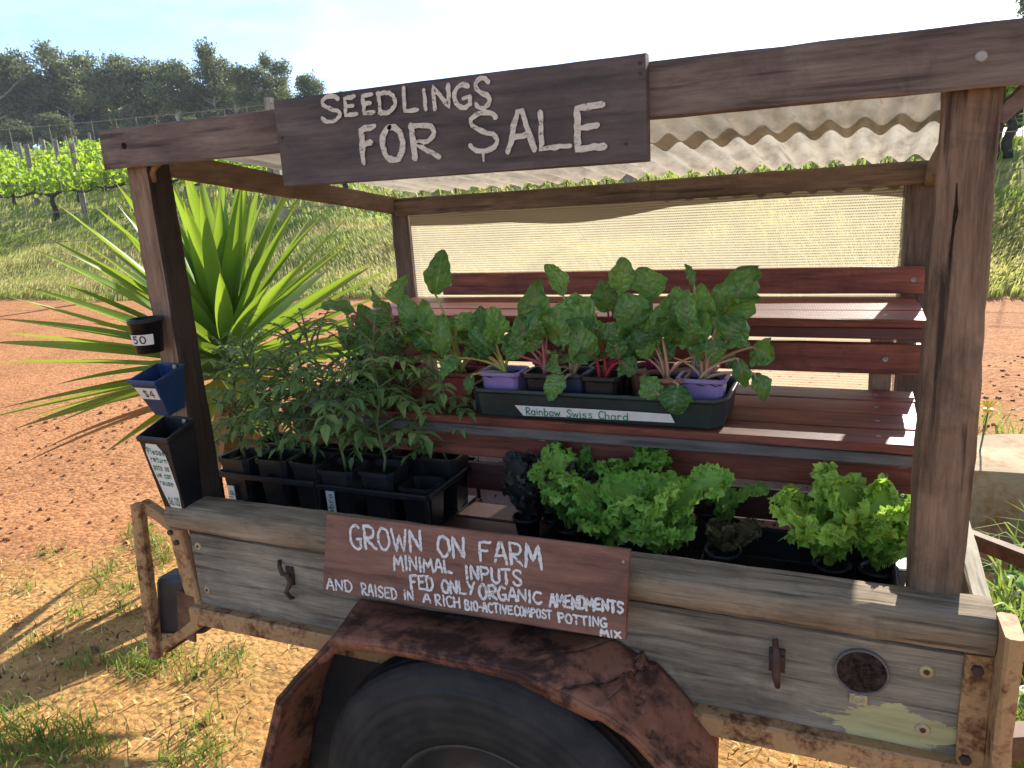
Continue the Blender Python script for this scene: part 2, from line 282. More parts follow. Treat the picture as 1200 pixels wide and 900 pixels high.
# ------------------------------------------------------------------ mesh builder
class MB:
    def __init__(s): s.v = []; s.f = []; s.a = []; s.uv = []
    def add(s, vs, fs, val=None, uvs=None):
        o = len(s.v); s.v += [tuple(map(float, p)) for p in vs]
        for f in fs:
            s.f.append(tuple(i + o for i in f)); s.a.append(rnd.random() if val is None else val)
            s.uv.append([uvs[i] for i in f] if uvs is not None else [(0, 0)] * len(f))
    def grid(s, P, val=None, uv=None, closed=False):
        "P[i][j] points"
        n, m = len(P), len(P[0]); vs = [p for r in P for p in r]
        fs = [(i * m + j, i * m + j + 1, (i + 1) * m + j + 1, (i + 1) * m + j) for i in range(n - 1) for j in range(m - 1)]
        if closed: fs += [(i * m + m - 1, i * m, (i + 1) * m, (i + 1) * m + m - 1) for i in range(n - 1)]
        us = [(j / (m - 1), i / (n - 1)) for i in range(n) for j in range(m)]
        s.add(vs, fs, val, us)
    def box(s, c, d, val=None, rot=None):
        c = np.array(c, float); h = np.array(d, float) / 2
        P = np.array([(x, y, z) for x in (-1, 1) for y in (-1, 1) for z in (-1, 1)]) * h
        if rot is not None: P = P @ np.array(rot).T
        s.add(P + c, [(0, 1, 3, 2), (4, 6, 7, 5), (0, 4, 5, 1), (2, 3, 7, 6), (0, 2, 6, 4), (1, 5, 7, 3)], val)
    def beam(s, A, B, U, V, ch=.006, jit=.0015, n=14, val=None, seed=None):
        "sawn timber from A to B, full cross-section vectors U and V, chamfered worn arrises"
        A, B, U, V = (np.array(q, float) for q in (A, B, U, V)); rr = random.Random(seed if seed is not None else rnd.random())
        lu, lv = np.linalg.norm(U), np.linalg.norm(V); a, b = ch / lu, ch / lv
        sec = [(-.5 + a, -.5), (.5 - a, -.5), (.5, -.5 + b), (.5, .5 - b), (.5 - a, .5), (-.5 + a, .5), (-.5, .5 - b), (-.5, -.5 + b)]
        rows = []; ph = [rr.uniform(0, 6) for _ in range(8)]
        for i in range(n + 1):
            t_ = i / n; c = A + (B - A) * t_; row = []
            for k, (p, q) in enumerate(sec):
                j1 = jit * (math.sin(t_ * 7 + ph[k]) + rr.uniform(-.6, .6)); row.append(c + U * p * (1 + j1 / lu * 2) + V * q * (1 + j1 / lv * 2))
            rows.append(row)
        vs = [p for r in rows for p in r]; fs = []
        for i in range(n):
            for k in range(8): fs.append((i * 8 + k, i * 8 + (k + 1) % 8, (i + 1) * 8 + (k + 1) % 8, (i + 1) * 8 + k))
        fs += [tuple(range(7, -1, -1)), tuple(n * 8 + k for k in range(8))]
        s.add(vs, fs, rr.random() if val is None else val)
    def tube(s, pts, rad, n=6, val=None, cap=True):
        pts = [np.array(p, float) for p in pts]; m = len(pts)
        rad = [rad] * m if isinstance(rad, (int, float)) else list(rad)
        T = [pts[min(i + 1, m - 1)] - pts[max(i - 1, 0)] for i in range(m)]; T = [q / (np.linalg.norm(q) + 1e-9) for q in T]
        ref = np.array([0, 0, 1.0]) if abs(T[0][2]) < .9 else np.array([1.0, 0, 0]); N = np.cross(T[0], ref); N /= np.linalg.norm(N); vs = []
        for i in range(m):
            N = N - T[i] * (N @ T[i]); N /= (np.linalg.norm(N) + 1e-9); Bn = np.cross(T[i], N)
            for k in range(n): a = 2 * math.pi * k / n; vs.append(pts[i] + rad[i] * (math.cos(a) * N + math.sin(a) * Bn))
        fs = [(i * n + k, i * n + (k + 1) % n, (i + 1) * n + (k + 1) % n, (i + 1) * n + k) for i in range(m - 1) for k in range(n)]
        if cap: fs += [tuple(range(n - 1, -1, -1)), tuple((m - 1) * n + k for k in range(n))]
        s.add(vs, fs, rnd.random() if val is None else val)
    def lathe(s, prof, c, axis='Z', n=24, val=None):
        "prof: (radius, height) list"
        c = np.array(c, float); vs = []
        for r, h in prof:
            for k in range(n):
                a = 2 * math.pi * k / n; x, y = r * math.cos(a), r * math.sin(a)
                vs.append(c + {'Z': np.array([x, y, h]), 'Y': np.array([x, h, y]), 'X': np.array([h, x, y])}[axis])
        m = len(prof); fs = [(i * n + k, i * n + (k + 1) % n, (i + 1) * n + (k + 1) % n, (i + 1) * n + k) for i in range(m - 1) for k in range(n)]
        s.add(vs, fs, rnd.random() if val is None else val)
    def disc(s, c, r, nrm, h=.003, n=14, val=None):
        c = np.array(c, float); nrm = np.array(nrm, float); nrm /= np.linalg.norm(nrm); s.tube([c, c + nrm * h], r, n, val)

BASE = {}
def mesh_of(mb, name, mats, base, smooth):
    me = bpy.data.meshes.new(name); V = np.array(mb.v, float) - np.array(base)
    me.from_pydata(V.tolist(), [], mb.f)
    at_ = me.attributes.new('v', 'FLOAT', 'FACE'); at_.data.foreach_set('value', np.array(mb.a, 'f'))
    ul = me.uv_layers.new(name='UVMap'); ul.data.foreach_set('uv', np.array([c for f in mb.uv for q in f for c in q], 'f'))
    me.materials.append(M[mats])
    if smooth: me.polygons.foreach_set('use_smooth', np.ones(len(mb.f), bool))
    me.update(); return me
def thing(name, label, cat, loc=(0, 0, 0), group=None):
    o = bpy.data.objects.new(name, None); COL.objects.link(o); o.location = loc; o.empty_display_size = .1
    tag(o, label, cat, group); BASE[o.name] = tuple(map(float, loc)); return o
def tag(o, label=None, cat=None, group=None, kind=None):
    for k, v in (('label', label), ('category', cat), ('group', group), ('kind', kind)):
        if v: o[k] = v
    return o
def part(name, mb, mat, parent=None, smooth=False, bevel=0, label=None, solid=0, split=0):
    base = BASE[parent.name] if parent is not None else (0, 0, 0)
    o = bpy.data.objects.new(name, mesh_of(mb, name, mat, base, smooth)); COL.objects.link(o)
    if parent is not None: o.parent = parent
    BASE[o.name] = base
    if split: q = o.modifiers.new('e', 'EDGE_SPLIT'); q.split_angle = R(split)
    if solid: q = o.modifiers.new('s', 'SOLIDIFY'); q.thickness = solid; q.offset = 0
    if bevel: q = o.modifiers.new('b', 'BEVEL'); q.width = bevel; q.segments = 2; q.limit_method = 'ANGLE'
    if label: o['label'] = label
    return o
def parts(name, mbs, mat, parent, smooth=False):
    for m_ in mbs: part(name, m_, mat, parent, smooth)
def MBD(*a, **k):
    m_ = MB(); m_.disc(*a, **k); return m_
def MBL(*a, **k):
    m_ = MB(); m_.lathe(*a, **k); return m_
def MBT(*a, **k):
    m_ = MB(); m_.tube(*a, **k); return m_
def copy_tree(o, parent=None):
    c = o.copy(); COL.objects.link(c)
    if parent is not None: c.parent = parent
    for ch in list(o.children): copy_tree(ch, c)
    return c

# ------------------------------------------------------------------ hand lettering (brush strokes)
def arc(cx, cy, rx, ry, a0, a1, n=14):
    return [(cx + rx * math.cos(R(a0 + (a1 - a0) * i / n)), cy + ry * math.sin(R(a0 + (a1 - a0) * i / n))) for i in range(n + 1)]
G = {
 'A': [[(0, 0), (.45, 1), (.62, 1), (1, 0)], [(.17, .36), (.82, .40)]], 'B': [[(.05, 0), (.05, 1)], [(.05, 1)] + arc(.4, .77, .42, .23, 90, -90, 8) + [(.05, .53)], [(.05, .53)] + arc(.45, .27, .5, .27, 90, -90, 8) + [(.05, 0)]],
 'C': [arc(.6, .5, .58, .5, 50, 315)], 'D': [[(.08, 0), (.05, 1)], [(0, .97)] + arc(.3, .5, .68, .5, 80, -80) + [(.02, .02)]],
 'E': [[(.95, .98), (.08, .93), (.05, .04), (1, .05)], [(.08, .5), (.75, .53)]], 'F': [[(.98, 1), (.08, .92), (.05, 0)], [(.07, .5), (.7, .55)]],
 'G': [arc(.55, .5, .54, .5, 55, 300) + [(.92, .1), (.92, .42)], [(.55, .42), (1, .44)]], 'H': [[(.05, 0), (.05, 1)], [(.95, 0), (.95, 1)], [(.05, .5), (.95, .52)]],
 'I': [[(.5, 0), (.5, 1)]], 'K': [[(.05, 0), (.05, 1)], [(.9, 1), (.08, .45), (.95, 0)]], 'L': [[(.1, 1), (.05, .05), (1, .06)]],
 'M': [[(0, 0), (.1, 1), (.48, .35), (.85, 1), (1, 0)]], 'N': [[(.03, 0), (.06, 1), (.9, .04), (.96, 1)]], 'O': [arc(.5, .5, .48, .5, 100, 462, 22)],
 'P': [[(.08, 0), (.05, 1)], [(.02, .98)] + arc(.42, .74, .5, .25, 85, -90, 8) + [(.06, .48)]], 'R': [[(.08, 0), (.05, .98)], [(0, .96)] + arc(.45, .73, .45, .25, 85, -90, 8) + [(.1, .47), (1, 0)]],
 'S': [arc(.55, .76, .42, .23, 20, 200, 9) + [(.35, .58), (.62, .47)] + arc(.48, .26, .46, .25, 40, -160, 10)], 'T': [[(0, .97), (1, .99)], [(.5, .97), (.5, 0)]],
 'U': [[(.05, 1), (.07, .35)] + arc(.5, .3, .42, .3, 190, 350, 8) + [(.95, 1)]], 'V': [[(0, 1), (.5, 0), (1, 1)]], 'W': [[(0, 1), (.25, 0), (.5, .75), (.75, 0), (1, 1)]],
 'X': [[(0, 1), (1, 0)], [(.95, 1), (.05, 0)]], 'Y': [[(0, 1), (.5, .5)], [(1, 1), (.35, 0)]], 'Z': [[(0, 1), (1, 1), (0, 0), (1, 0)]], '-': [[(.1, .45), (.9, .48)]],
 '5': [[(.9, 1), (.2, 1), (.15, .6)] + arc(.45, .32, .45, .32, 120, -140, 9)], '0': [arc(.5, .5, .48, .5, 100, 462, 18)], '4': [[(.7, 0), (.7, 1), (.02, .35), (1, .35)]],
 '6': [[(.8, 1), (.2, .5)] + arc(.5, .27, .42, .27, 150, 510, 14)], '$': [arc(.55, .72, .4, .18, 20, 200, 8) + [(.5, .5)] + arc(.48, .28, .42, .18, 50, -160, 8), [(.5, 1.05), (.5, -.05)]], '.': [[(.35, 0), (.55, .06)]],
 'a': [arc(.45, .3, .4, .3, 40, 330, 10), [(.88, .6), (.88, 0)]], 'b': [[(.1, 1), (.1, 0)], arc(.5, .3, .4, .3, 150, -150, 10)], 'c': [arc(.55, .3, .45, .3, 45, 315, 9)], 'd': [arc(.42, .3, .4, .3, 40, 330, 10), [(.85, 1), (.85, 0)]],
 'e': [[(.1, .3), (.88, .32)] + arc(.5, .3, .4, .3, 5, 310, 10)], 'h': [[(.1, 1), (.1, 0)], [(.1, .4)] + arc(.45, .35, .38, .22, 150, 0, 6) + [(.85, 0)]], 'i': [[(.5, .55), (.5, 0)], [(.45, .8), (.55, .82)]],
 'l': [[(.5, 1), (.5, 0)]], 'n': [[(.1, .6), (.1, 0)], [(.1, .4)] + arc(.45, .36, .38, .22, 150, 0, 6) + [(.85, 0)]], 'o': [arc(.5, .3, .42, .3, 90, 450, 12)], 'p': [[(.1, .6), (.1, -.35)], arc(.5, .3, .4, .3, 150, -150, 10)],
 'r': [[(.2, .6), (.2, 0)], [(.2, .35)] + arc(.6, .35, .36, .22, 150, 50, 4)], 's': [arc(.5, .46, .34, .14, 20, 200, 6) + [(.5, .31)] + arc(.46, .15, .36, .15, 40, -160, 6)], 't': [[(.5, .95), (.5, .1), (.8, 0)], [(.15, .62), (.9, .64)]],
 'u': [[(.1, .6), (.12, .2)] + arc(.48, .2, .36, .2, 180, 340, 6), [(.88, .6), (.9, 0)]], 'w': [[(0, .6), (.25, 0), (.5, .5), (.75, 0), (1, .6)]], 'z': [[(.05, .6), (.95, .6), (.05, 0), (.95, 0)]], 'W_': [], ' ': [],
}
def lettering(mb, items, frame, width, rough=.12, seed=3, lift=.0013):
    "items: (char, corner00, corner10, corner01) in (u,v) sign units; frame: (u,v,h)->xyz"
    rr = random.Random(seed); k = 0
    for ch, p00, p10, p01 in items:
        p00, p10, p01 = (np.array(q, float) for q in (p00, p10, p01))
        for poly in G[ch]:
            pts = [p00 + (p10 - p00) * a + (p01 - p00) * b for a, b in poly]; fine = [pts[0]]
            for a, b in zip(pts[:-1], pts[1:]):
                d = np.linalg.norm(b - a); m = max(1, int(d / (width * .9)))
                for i in range(1, m + 1): fine.append(a + (b - a) * i / m)
            fine = [q + np.array([rr.uniform(-1, 1), rr.uniform(-1, 1)]) * width * rough * .6 for q in fine]; n = len(fine); rows = []; k += 1
            w0 = width * 1.12 * rr.uniform(.85, 1.18)
            T = [fine[min(i + 1, n - 1)] - fine[max(i - 1, 0)] for i in range(n)]; T = [q / (np.linalg.norm(q) + 1e-9) for q in T]
            ext = [(fine[0] - T[0] * w0 * .42, T[0], .45)] + [(fine[i], T[i], 1) for i in range(n)] + [(fine[-1] + T[-1] * w0 * .42, T[-1], .4)]
            for q, tt, s_ in ext:
                nn = np.array([-tt[1], tt[0]]); ww = w0 * .5 * s_
                a = q + nn * ww * (1 + rr.uniform(-1, 1) * rough * 1.6); b = q - nn * ww * (1 + rr.uniform(-1, 1) * rough * 1.6); h = lift + (k % 23) * .00003
                rows.append([frame(a[0], a[1], h), frame(b[0], b[1], h)])
            mb.grid(rows, rr.random())
def word(txt, a, b, c, d, gap=.22, rr=None):
    "letters of txt spread in quad a(bl) b(br) c(tl) d(tr)"
    a, b, c, d = (np.array(q, float) for q in (a, b, c, d)); wd = [.4 if ch in 'Iil' else .55 if ch in '-.' else 1.25 if ch in 'MWw' else 1.0 for ch in txt]
    tot = sum(wd) + gap * (len(txt) - 1); x = 0; out = []
    for ch, w_ in zip(txt, wd):
        s0, s1 = x / tot, (x + w_) / tot; x += w_ + gap; j = rnd.uniform(-.04, .04) * np.linalg.norm(c - a)
        A = a + (b - a) * s0; B = a + (b - a) * s1; C = c + (d - c) * s0; J = np.array([0, j])
        out.append((ch, A + J, B + J, C + J))
    return out

# ================================================================== terrain
ZG = -.80
def terr(x, y):
    k = min(1, max(0, (-15 - x) / 23)); yc = 22.5 + (53 - 22.5) * k * k * (3 - 2 * k)
    if y < 11.5: z = ZG
    else: z = ZG + .21 * (min(y, 21) - 11.5) + .150 * max(0, min(y, yc) - 21) + (.0 if y < yc else .012 * (min(y, 90) - yc))
    k = min(1, max(0, (y - 10.8) / 1.2)); z += k * .07 * (math.sin(x * 1.3 + y) + math.sin(x * .6 - y * 1.7))
    n = mnoise.noise(Vector((x * .9, y * .9, 0))) * .02 + mnoise.noise(Vector((x * 4, y * 4, 3))) * .008
    return z + n
xs = np.concatenate([np.linspace(-640, -60, 12), np.linspace(-56, -7, 60), np.linspace(-6.5, 6.5, 150), np.linspace(7, 40, 40), np.linspace(60, 640, 12)])
ys = np.concatenate([np.linspace(-640, -8, 12), np.linspace(-6, -2, 10), np.linspace(-1.8, 6, 110), np.linspace(6.2, 20, 60), np.linspace(21, 60, 50), np.linspace(70, 140, 10), np.linspace(200, 640, 8)])
mb = MB(); mb.grid([[(x, y, terr(x, y)) for x in xs] for y in ys])
g = part('ground', mb, 'ground', None, True); tag(g, 'red gravel track, orange sand and grassy slope around the trailer', 'ground', None, 'structure')

# ================================================================== trailer
TR = thing('garden_trailer', 'weathered timber box trailer with a roofed seedling stand frame and one rusty mudguard', 'trailer', (.9, .6, ZG))
# side board facing us
mb = MB(); mb.beam((-.002, .011, .107), (1.828, .011, .107), (0, .022, 0), (0, 0, .214), .004, .0008, 30); sb = part('side_board', mb, 'grey_board', TR)
mb = MB()
for x, z in ((.022, .179), (.029, .05), (1.770, .168), (1.771, .046)):
    k = 1 if x < 1 else 1.25; part('bolt_washer', MBL([(.0001, -.0045), (.0042 * k, -.0045), (.0045 * k, -.003), (.0048 * k, -.0045), (.0095 * k, -.004), (.0115 * k, 0)], (x, 0, z), 'Y', 20), 'brass', sb, True, split=40)
    part('bolt', MBL([(.0001, -.0062), (.0036 * k, -.006), (.0042 * k, -.0044)], (x, 0, z), 'Y', 8), 'hook', sb)
mb = MB(); mb.tube([(.301, -.006, .178), (.309, -.018, .170), (.318, -.022, .152), (.326, -.014, .147), (.333, -.012, .13), (.333, -.02, .118), (.324, -.024, .103), (.328, -.014, .082), (.33, -.006, .078)], [.0055, .006, .006, .0075, .0085, .0065, .006, .0055, .004], 8)
mb.box((.328, -.004, .14), (.022, .005, .05)); part('rope_hook', mb, 'hook', sb, True)
mb = MB(); mb.tube([(1.508, -.008, .188), (1.511, -.02, .165), (1.513, -.022, .14), (1.512, -.02, .115), (1.515, -.01, .085)], [.005, .0075, .0095, .0075, .0055], 8)
mb.box((1.512, -.003, .14), (.03, .006, .05)); mb.tube([(1.50, -.012, .155), (1.525, -.012, .148)], .006, 6); part('rope_hook', mb, 'hook', sb, True)
mb = MB(); mb.lathe([(.043, .002), (.043, -.006), (.0445, -.009), (.047, -.008), (.048, -.004), (.048, .002)], (1.663, 0, .146), 'Y', 40); cp = part('round_socket', mb, 'apron', sb, True)
mb = MB(); mb.lathe([(.0001, -.006), (.02, -.0055), (.0435, -.004)], (1.663, 0, .146), 'Y', 32)
for i in range(70):
    a, r_ = rnd.uniform(0, 6.28), rnd.uniform(0, .034); b = a + rnd.uniform(-1, 1); x, z = 1.663 + r_ * math.cos(a), .146 + r_ * math.sin(a)
    mb.tube([(x, -.006, z), (x + .008 * math.cos(b), -.011, z + .008 * math.sin(b)), (x + .016 * math.cos(b + .6), -.007, z + .016 * math.sin(b + .6))], .0006, 3)
part('fibre_filling', mb, 'fibre', cp)
mb = MB(); mb.box((1.660, -.003, .086), (.032, .006, .022)); mb.lathe([(.005, -.006), (.006, -.009), (.010, -.009), (.011, -.005)], (1.660, 0, .086), 'Y', 16); part('bracket', mb, 'brass', cp, False, .002)
# top rail, rounded nose
mb = MB(); prof = [(.028, .228), (-.012, .229), (-.025, .234), (-.033, .246), (-.036, .264), (-.034, .281), (-.027, .293), (-.015, .2995), (.02, .302), (.058, .301), (.058, .228)]
rows = []
for i, x in enumerate(np.linspace(-.045, 1.868, 60)):
    rows.append([(x, y + .0012 * math.sin(x * 9 + k), z + .0015 * math.sin(x * 5.3 + k * 1.3) + .001 * rnd.uniform(-1, 1)) for k, (y, z) in enumerate(prof)])
n = len(prof); vs = [p for r in rows for p in r]; fs = [(i * n + k, i * n + (k + 1) % n, (i + 1) * n + (k + 1) % n, (i + 1) * n + k) for i in range(len(rows) - 1) for k in range(n)]
fs += [tuple(range(n - 1, -1, -1)), tuple((len(rows) - 1) * n + k for k in range(n))]; mb.add(vs, fs, .5); part('top_rail', mb, 'rail', TR)
# steel base rail, right corner post, left corner post
mb = MB(); mb.beam((-.02, -.006, -.022), (1.83, -.006, -.022), (0, .05, 0), (0, 0, .05), .005, .001, 30); part('base_rail', mb, 'cream_rust', TR)
mb = MB(); mb.beam((1.849, -.002, -.06), (1.849, -.002, .225), (.046, 0, 0), (0, .03, 0), .004, .001); mb.beam((1.884, -.042, -.06), (1.884, -.042, .305), (.028, 0, 0), (0, .09, 0), .006, .001)
cpst = part('corner_post', mb, 'cream_rust', TR); parts('bolt', [MBD((1.846, -.016, .198), .010, (0, -1, 0), .01, 6), MBD((1.840, -.016, .014), .010, (0, -1, 0), .01, 6)], 'hook', cpst)
mb = MB(); mb.beam((-.052, .006, .222), (-.018, .006, -.055), (.05, 0, 0), (0, .03, 0), .005, .001); lp = part('corner_post', mb, 'cream_rust', TR)
parts('bolt', [MBD((-.045, -.009, .185), .008, (0, -1, 0), .007, 8), MBD((-.062, -.009, .213), .008, (0, -1, 0), .007, 8)], 'hook', lp)
# rear guard frame with lamp
mb = MB(); mb.beam((-.166, -.012, .285), (-.208, -.012, -.20), (.036, 0, .002), (0, .03, 0), .005, .0012, 16); mb.beam((-.165, .006, .276), (-.052, .012, .216), (.012, 0, .03), (0, .03, 0), .004, .001)
mb.beam((-.20, .012, -.178), (-.02, .012, -.058), (.01, 0, -.03), (0, .05, 0), .004, .001); part('rear_guard', mb, 'cream_rust', TR)
mb = MB(); mb.beam((-.205, .02, -.19), (-.205, 1.2, -.19), (.03, 0, 0), (0, 0, .03), .004, .001); part('rear_bar', mb, 'brown_rust', TR)
mb = MB(); mb.box((-.102, .045, -.030), (.19, .08, .195), .5, [[.985, 0, .17], [0, 1, 0], [-.17 + .35, 0, .985]]); tl = part('tail_lamp', mb, 'lamp_black', TR, False, .018)
mb = MB(); mb.box((-.062, -.006, -.045), (.062, .008, .15), .3, [[.985, 0, .17], [0, 1, 0], [-.17, 0, .985]]); part('lamp_bracket', mb, 'brown_rust', tl, False, .002)
mb = MB(); mb.beam((-.105, .16, .19), (-.085, .16, -.04), (.03, 0, 0), (0, .02, 0), .003, .001); part('tailboard_latch', mb, 'apron', TR)
# other sides, floor, chassis
mb = MB(); mb.beam((1.86, .02, .132), (1.86, 1.24, .132), (.036, 0, 0), (0, 0, .305), .005, .002, 16); part('end_board', mb, 'pale_board', TR)
mb = MB(); mb.beam((-.02, 1.235, .11), (1.84, 1.235, .11), (0, .022, 0), (0, 0, .22), .004, .001); part('side_board', mb, 'white_peel', TR, label='far side board with peeling white paint inside')
mb = MB(); mb.beam((-.055, .06, .10), (-.055, 1.22, .10), (.022, 0, 0), (0, 0, .2), .004, .001); part('tailboard', mb, 'apron', TR)
mb = MB(); mb.beam((-.04, .625, -.012), (1.84, .625, -.012), (0, 1.19, 0), (0, 0, .018), .003, .0005, 6); part('floor', mb, 'slat_dark', TR)
mb = MB()
for y in (.3, .9): mb.beam((0, y, -.05), (1.83, y, -.05), (0, .05, 0), (0, 0, .05), .003, 0, 4)
for x in (.05, .9, 1.78): mb.beam((x, .04, -.045), (x, 1.2, -.045), (.04, 0, 0), (0, 0, .04), .003, 0, 4)
mb.tube([(.91, -.02, -.355), (.91, 1.26, -.355)], .03, 10); mb.box((.91, .22, -.2), (.06, .06, .3)); mb.box((.91, 1.0, -.2), (.06, .06, .3)); part('chassis', mb, 'brown_rust', TR)
mb = MB(); mb.beam((1.88, 1.075, .0), (2.62, .44, -.01), (.025, .03, 0), (0, 0, .045), .004, .001); mb.beam((1.88, .10, -.03), (2.66, .42, -.012), (.02, -.05, 0), (0, 0, .05), .004, .001); part('drawbar', mb, 'brown_rust', TR)
mb = MB(); mb.beam((2.60, .43, -.03), (2.60, .43, ZG + .06), (.05, 0, 0), (0, .05, 0), .006, 0, 3); mb.lathe([(.02, -.03), (.09, -.03), (.09, .03), (.02, .03)], (2.60, .43, ZG + .085), 'Y', 20); part('jockey_wheel', mb, 'brown_rust', TR)
# wheels
for yy, sgn in ((-.165, 1), (1.425, -1)):
    cx, cz = .91, -.355; mb = MB()
    pr_ = [(.235, .034), (.244, .016), (.252, .008), (.272, .0), (.300, -.004), (.345, -.006), (.385, -.002), (.410, .010), (.428, .022), (.440, .036), (.446, .06), (.447, .09), (.440, .118), (.425, .135), (.385, .15), (.3, .155), (.2, .14)]
    fine = []
    for (a, b), (c_, d_) in zip(pr_[:-1], pr_[1:]): fine += [(a + (c_ - a) * i / 4, b + (d_ - b) * i / 4) for i in range(4)]
    fine = [(r_, h + (.0022 if any(abs(r_ - q) < .004 for q in (.25, .31, .335, .372, .395, .41)) else 0)) for r_, h in fine]
    fine = [(r_ - (.006 if r_ > .436 and (int(h / .012) % 2) else 0), h) for r_, h in fine]
    mb.lathe([(r_, sgn * h) for r_, h in fine], (cx, yy, cz), 'Y', 72)
    ty = part('tyre', mb, 'tyre', TR, True)
    mb = MB(); mb.lathe([(.250, sgn * .020), (.245, sgn * .012), (.232, sgn * .02), (.222, sgn * .05), (.15, sgn * .062), (.12, sgn * .045), (.085, sgn * .04), (.06, sgn * .04), (.055, sgn * .015), (.03, sgn * .01), (.0005, sgn * .008)], (cx, yy, cz), 'Y', 48)
    for k in range(5): a = 2 * math.pi * k / 5; mb.disc((cx + .088 * math.cos(a), yy + sgn * .045, cz + .088 * math.sin(a)), .011, (0, -sgn, 0), .018, 6)
    part('rim', mb, 'rim', ty, True)
# mudguard
F = [(.29, -.40), (.318, -.29), (.404, -.076), (.50, .03), (.597, .128), (.82, .138), (1.044, .136), (1.155, .10), (1.265, .055), (1.362, -.025), (1.425, -.10)]
Bk = [(.30, -.46), (.328, -.35), (.405, -.13), (.468, -.01), (.535, .106), (.86, .112), (1.185, .120), (1.23, .10), (1.276, .075), (1.336, .016), (1.40, -.065)]
def resamp(P, m=10):
    out = []
    for a, b in zip(P[:-1], P[1:]): out += [np.array(a) + (np.array(b) - np.array(a)) * i / m for i in range(m)]
    return out + [np.array(P[-1])]
Ff, Bf = resamp(F), resamp(Bk); rows = []
for i, (p, q) in enumerate(zip(Ff, Bf)):
    row = []
    for j in range(13):
        t_ = j / 12; e = p * (1 - t_) + q * t_; y = -.19 + .186 * t_
        dent = 0
        if p[0] > 1.0: dent = .008 * math.sin((p[0] - 1.0) * 13 + t_ * 3.0) * math.sin(t_ * math.pi) + .003 * math.sin(t_ * 11 + p[0] * 22) - .013 * math.exp(-abs(p[0] - 1.15 - (t_ - .3) * .10) / .010) - .010 * math.exp(-abs(p[0] - 1.24 + (t_ - .5) * .16) / .008) + .014 * math.exp(-abs(p[0] - 1.20 + (t_ - .6) * .03) / .022)
        n_ = .003 * mnoise.noise(Vector((e[0] * 9, y * 9, e[1] * 9))) + .0015 * mnoise.noise(Vector((e[0] * 25, y * 25, 0)))
        row.append((e[0], y, e[1] + dent * min(1, t_ * 4 + .3) + n_))
    f0 = np.array(row[0]); lip = f0 + np.array([(.91 - f0[0]) * .03, .001 + .001 * math.sin(i * .7), 0]) - np.array([0, 0, .026 + .003 * math.sin(i * .21)]) * (1 if .55 < f0[0] < 1.2 else .75)
    rows.append([lip, lip * .4 + f0 * .6 + np.array([0, -.002, 0])] + row)
mb = MB(); mb.grid(rows, .5); mg = part('mudguard', mb, 'fender', TR, True, solid=.005, split=17)
mb = MB(); low = [(p[0] + (.91 - p[0]) * .55, max(-.42, p[1] - .42)) for p in Bf]; mb.grid([[(p[0], -.008, p[1] - .004), (p[0] * .5 + q[0] * .5, -.009, p[1] * .5 + q[1] * .5), (q[0], -.008, q[1])] for p, q in zip(Bf, low)], .5); part('inner_wall', mb, 'lamp_black', mg, solid=.003)
# canopy posts
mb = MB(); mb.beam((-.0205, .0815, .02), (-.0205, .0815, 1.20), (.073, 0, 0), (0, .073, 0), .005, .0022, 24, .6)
mb.a = [(.04 if (i % 8 in (1, 2, 3)) else .95) for i in range(len(mb.a))]; part('post', mb, 'post_side_shade', TR, label='post with pale brown front face and shade painted into its right side')  # right face darkened in colour to stand in for shade under the roof
mb = MB(); mb.beam((1.779, .087, .02), (1.779, .087, 1.20), (.084, 0, 0), (0, .084, 0), .006, .003, 28, .55); rp = part('post', mb, 'post', TR)
mb = MB(); mb.tube([(1.764, .0465, 1.03), (1.7655, .0465, 1.0), (1.766, .0465, .985), (1.764, .0465, .96), (1.7625, .0465, .92), (1.762, .0465, .87)], [.001, .002, .004, .0026, .002, .0006], 6); part('knot_split', mb, 'soil', rp)
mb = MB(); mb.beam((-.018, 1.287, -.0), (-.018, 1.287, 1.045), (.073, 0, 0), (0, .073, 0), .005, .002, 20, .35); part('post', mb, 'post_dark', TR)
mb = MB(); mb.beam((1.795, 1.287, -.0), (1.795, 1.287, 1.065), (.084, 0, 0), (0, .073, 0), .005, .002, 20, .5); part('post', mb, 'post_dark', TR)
# beams, rafters
mb = MB(); mb.beam((-.099, .031, 1.2185), (1.95, .031, 1.2185), (0, .027, 0), (0, 0, .094), .004, .0014, 36, .5); fb = part('front_beam', mb, 'beam', TR)
mb = MB(); mb.disc((-.02, .0175, 1.222), .0075, (0, -1, 0), .0015, 14); part('bolt_hole', mb, 'soil', fb)
mb = MB(); q = at(1150, 66, .0175); mb.lathe([(.0001, -.0005), (.003, -.001), (.0065, -.0015), (.0085, 0)], q, 'Y', 16); part('screw', mb, 'screw', fb)
mb = MB(); mb.beam((-.02, 1.236, 1.024), (1.83, 1.236, 1.042), (0, .026, 0), (0, 0, .066), .004, .0012, 24); part('back_beam', mb, 'beam', TR)
for x in (-.036, 1.815):
    mb = MB(); mb.beam((x, .122, 1.185), (x, 1.245, 1.030), (.034, 0, 0), (0, .0, .062), .004, .0015, 20); part('rafter', mb, 'beam_y', TR)
mb = MB(); mb.tube([(.012, .06, 1.135), (.018, .055, 1.155), (.03, .052, 1.168), (.05, .05, 1.176)], .007, 8); part('corner_brace', mb, 'leg', TR, True)
mb = MB(); mb.beam((1.815, .075, 1.125), (1.862, .075, 1.172), (.02, 0, -.02), (0, .03, 0), .004, .001); part('corner_brace', mb, 'beam', TR)
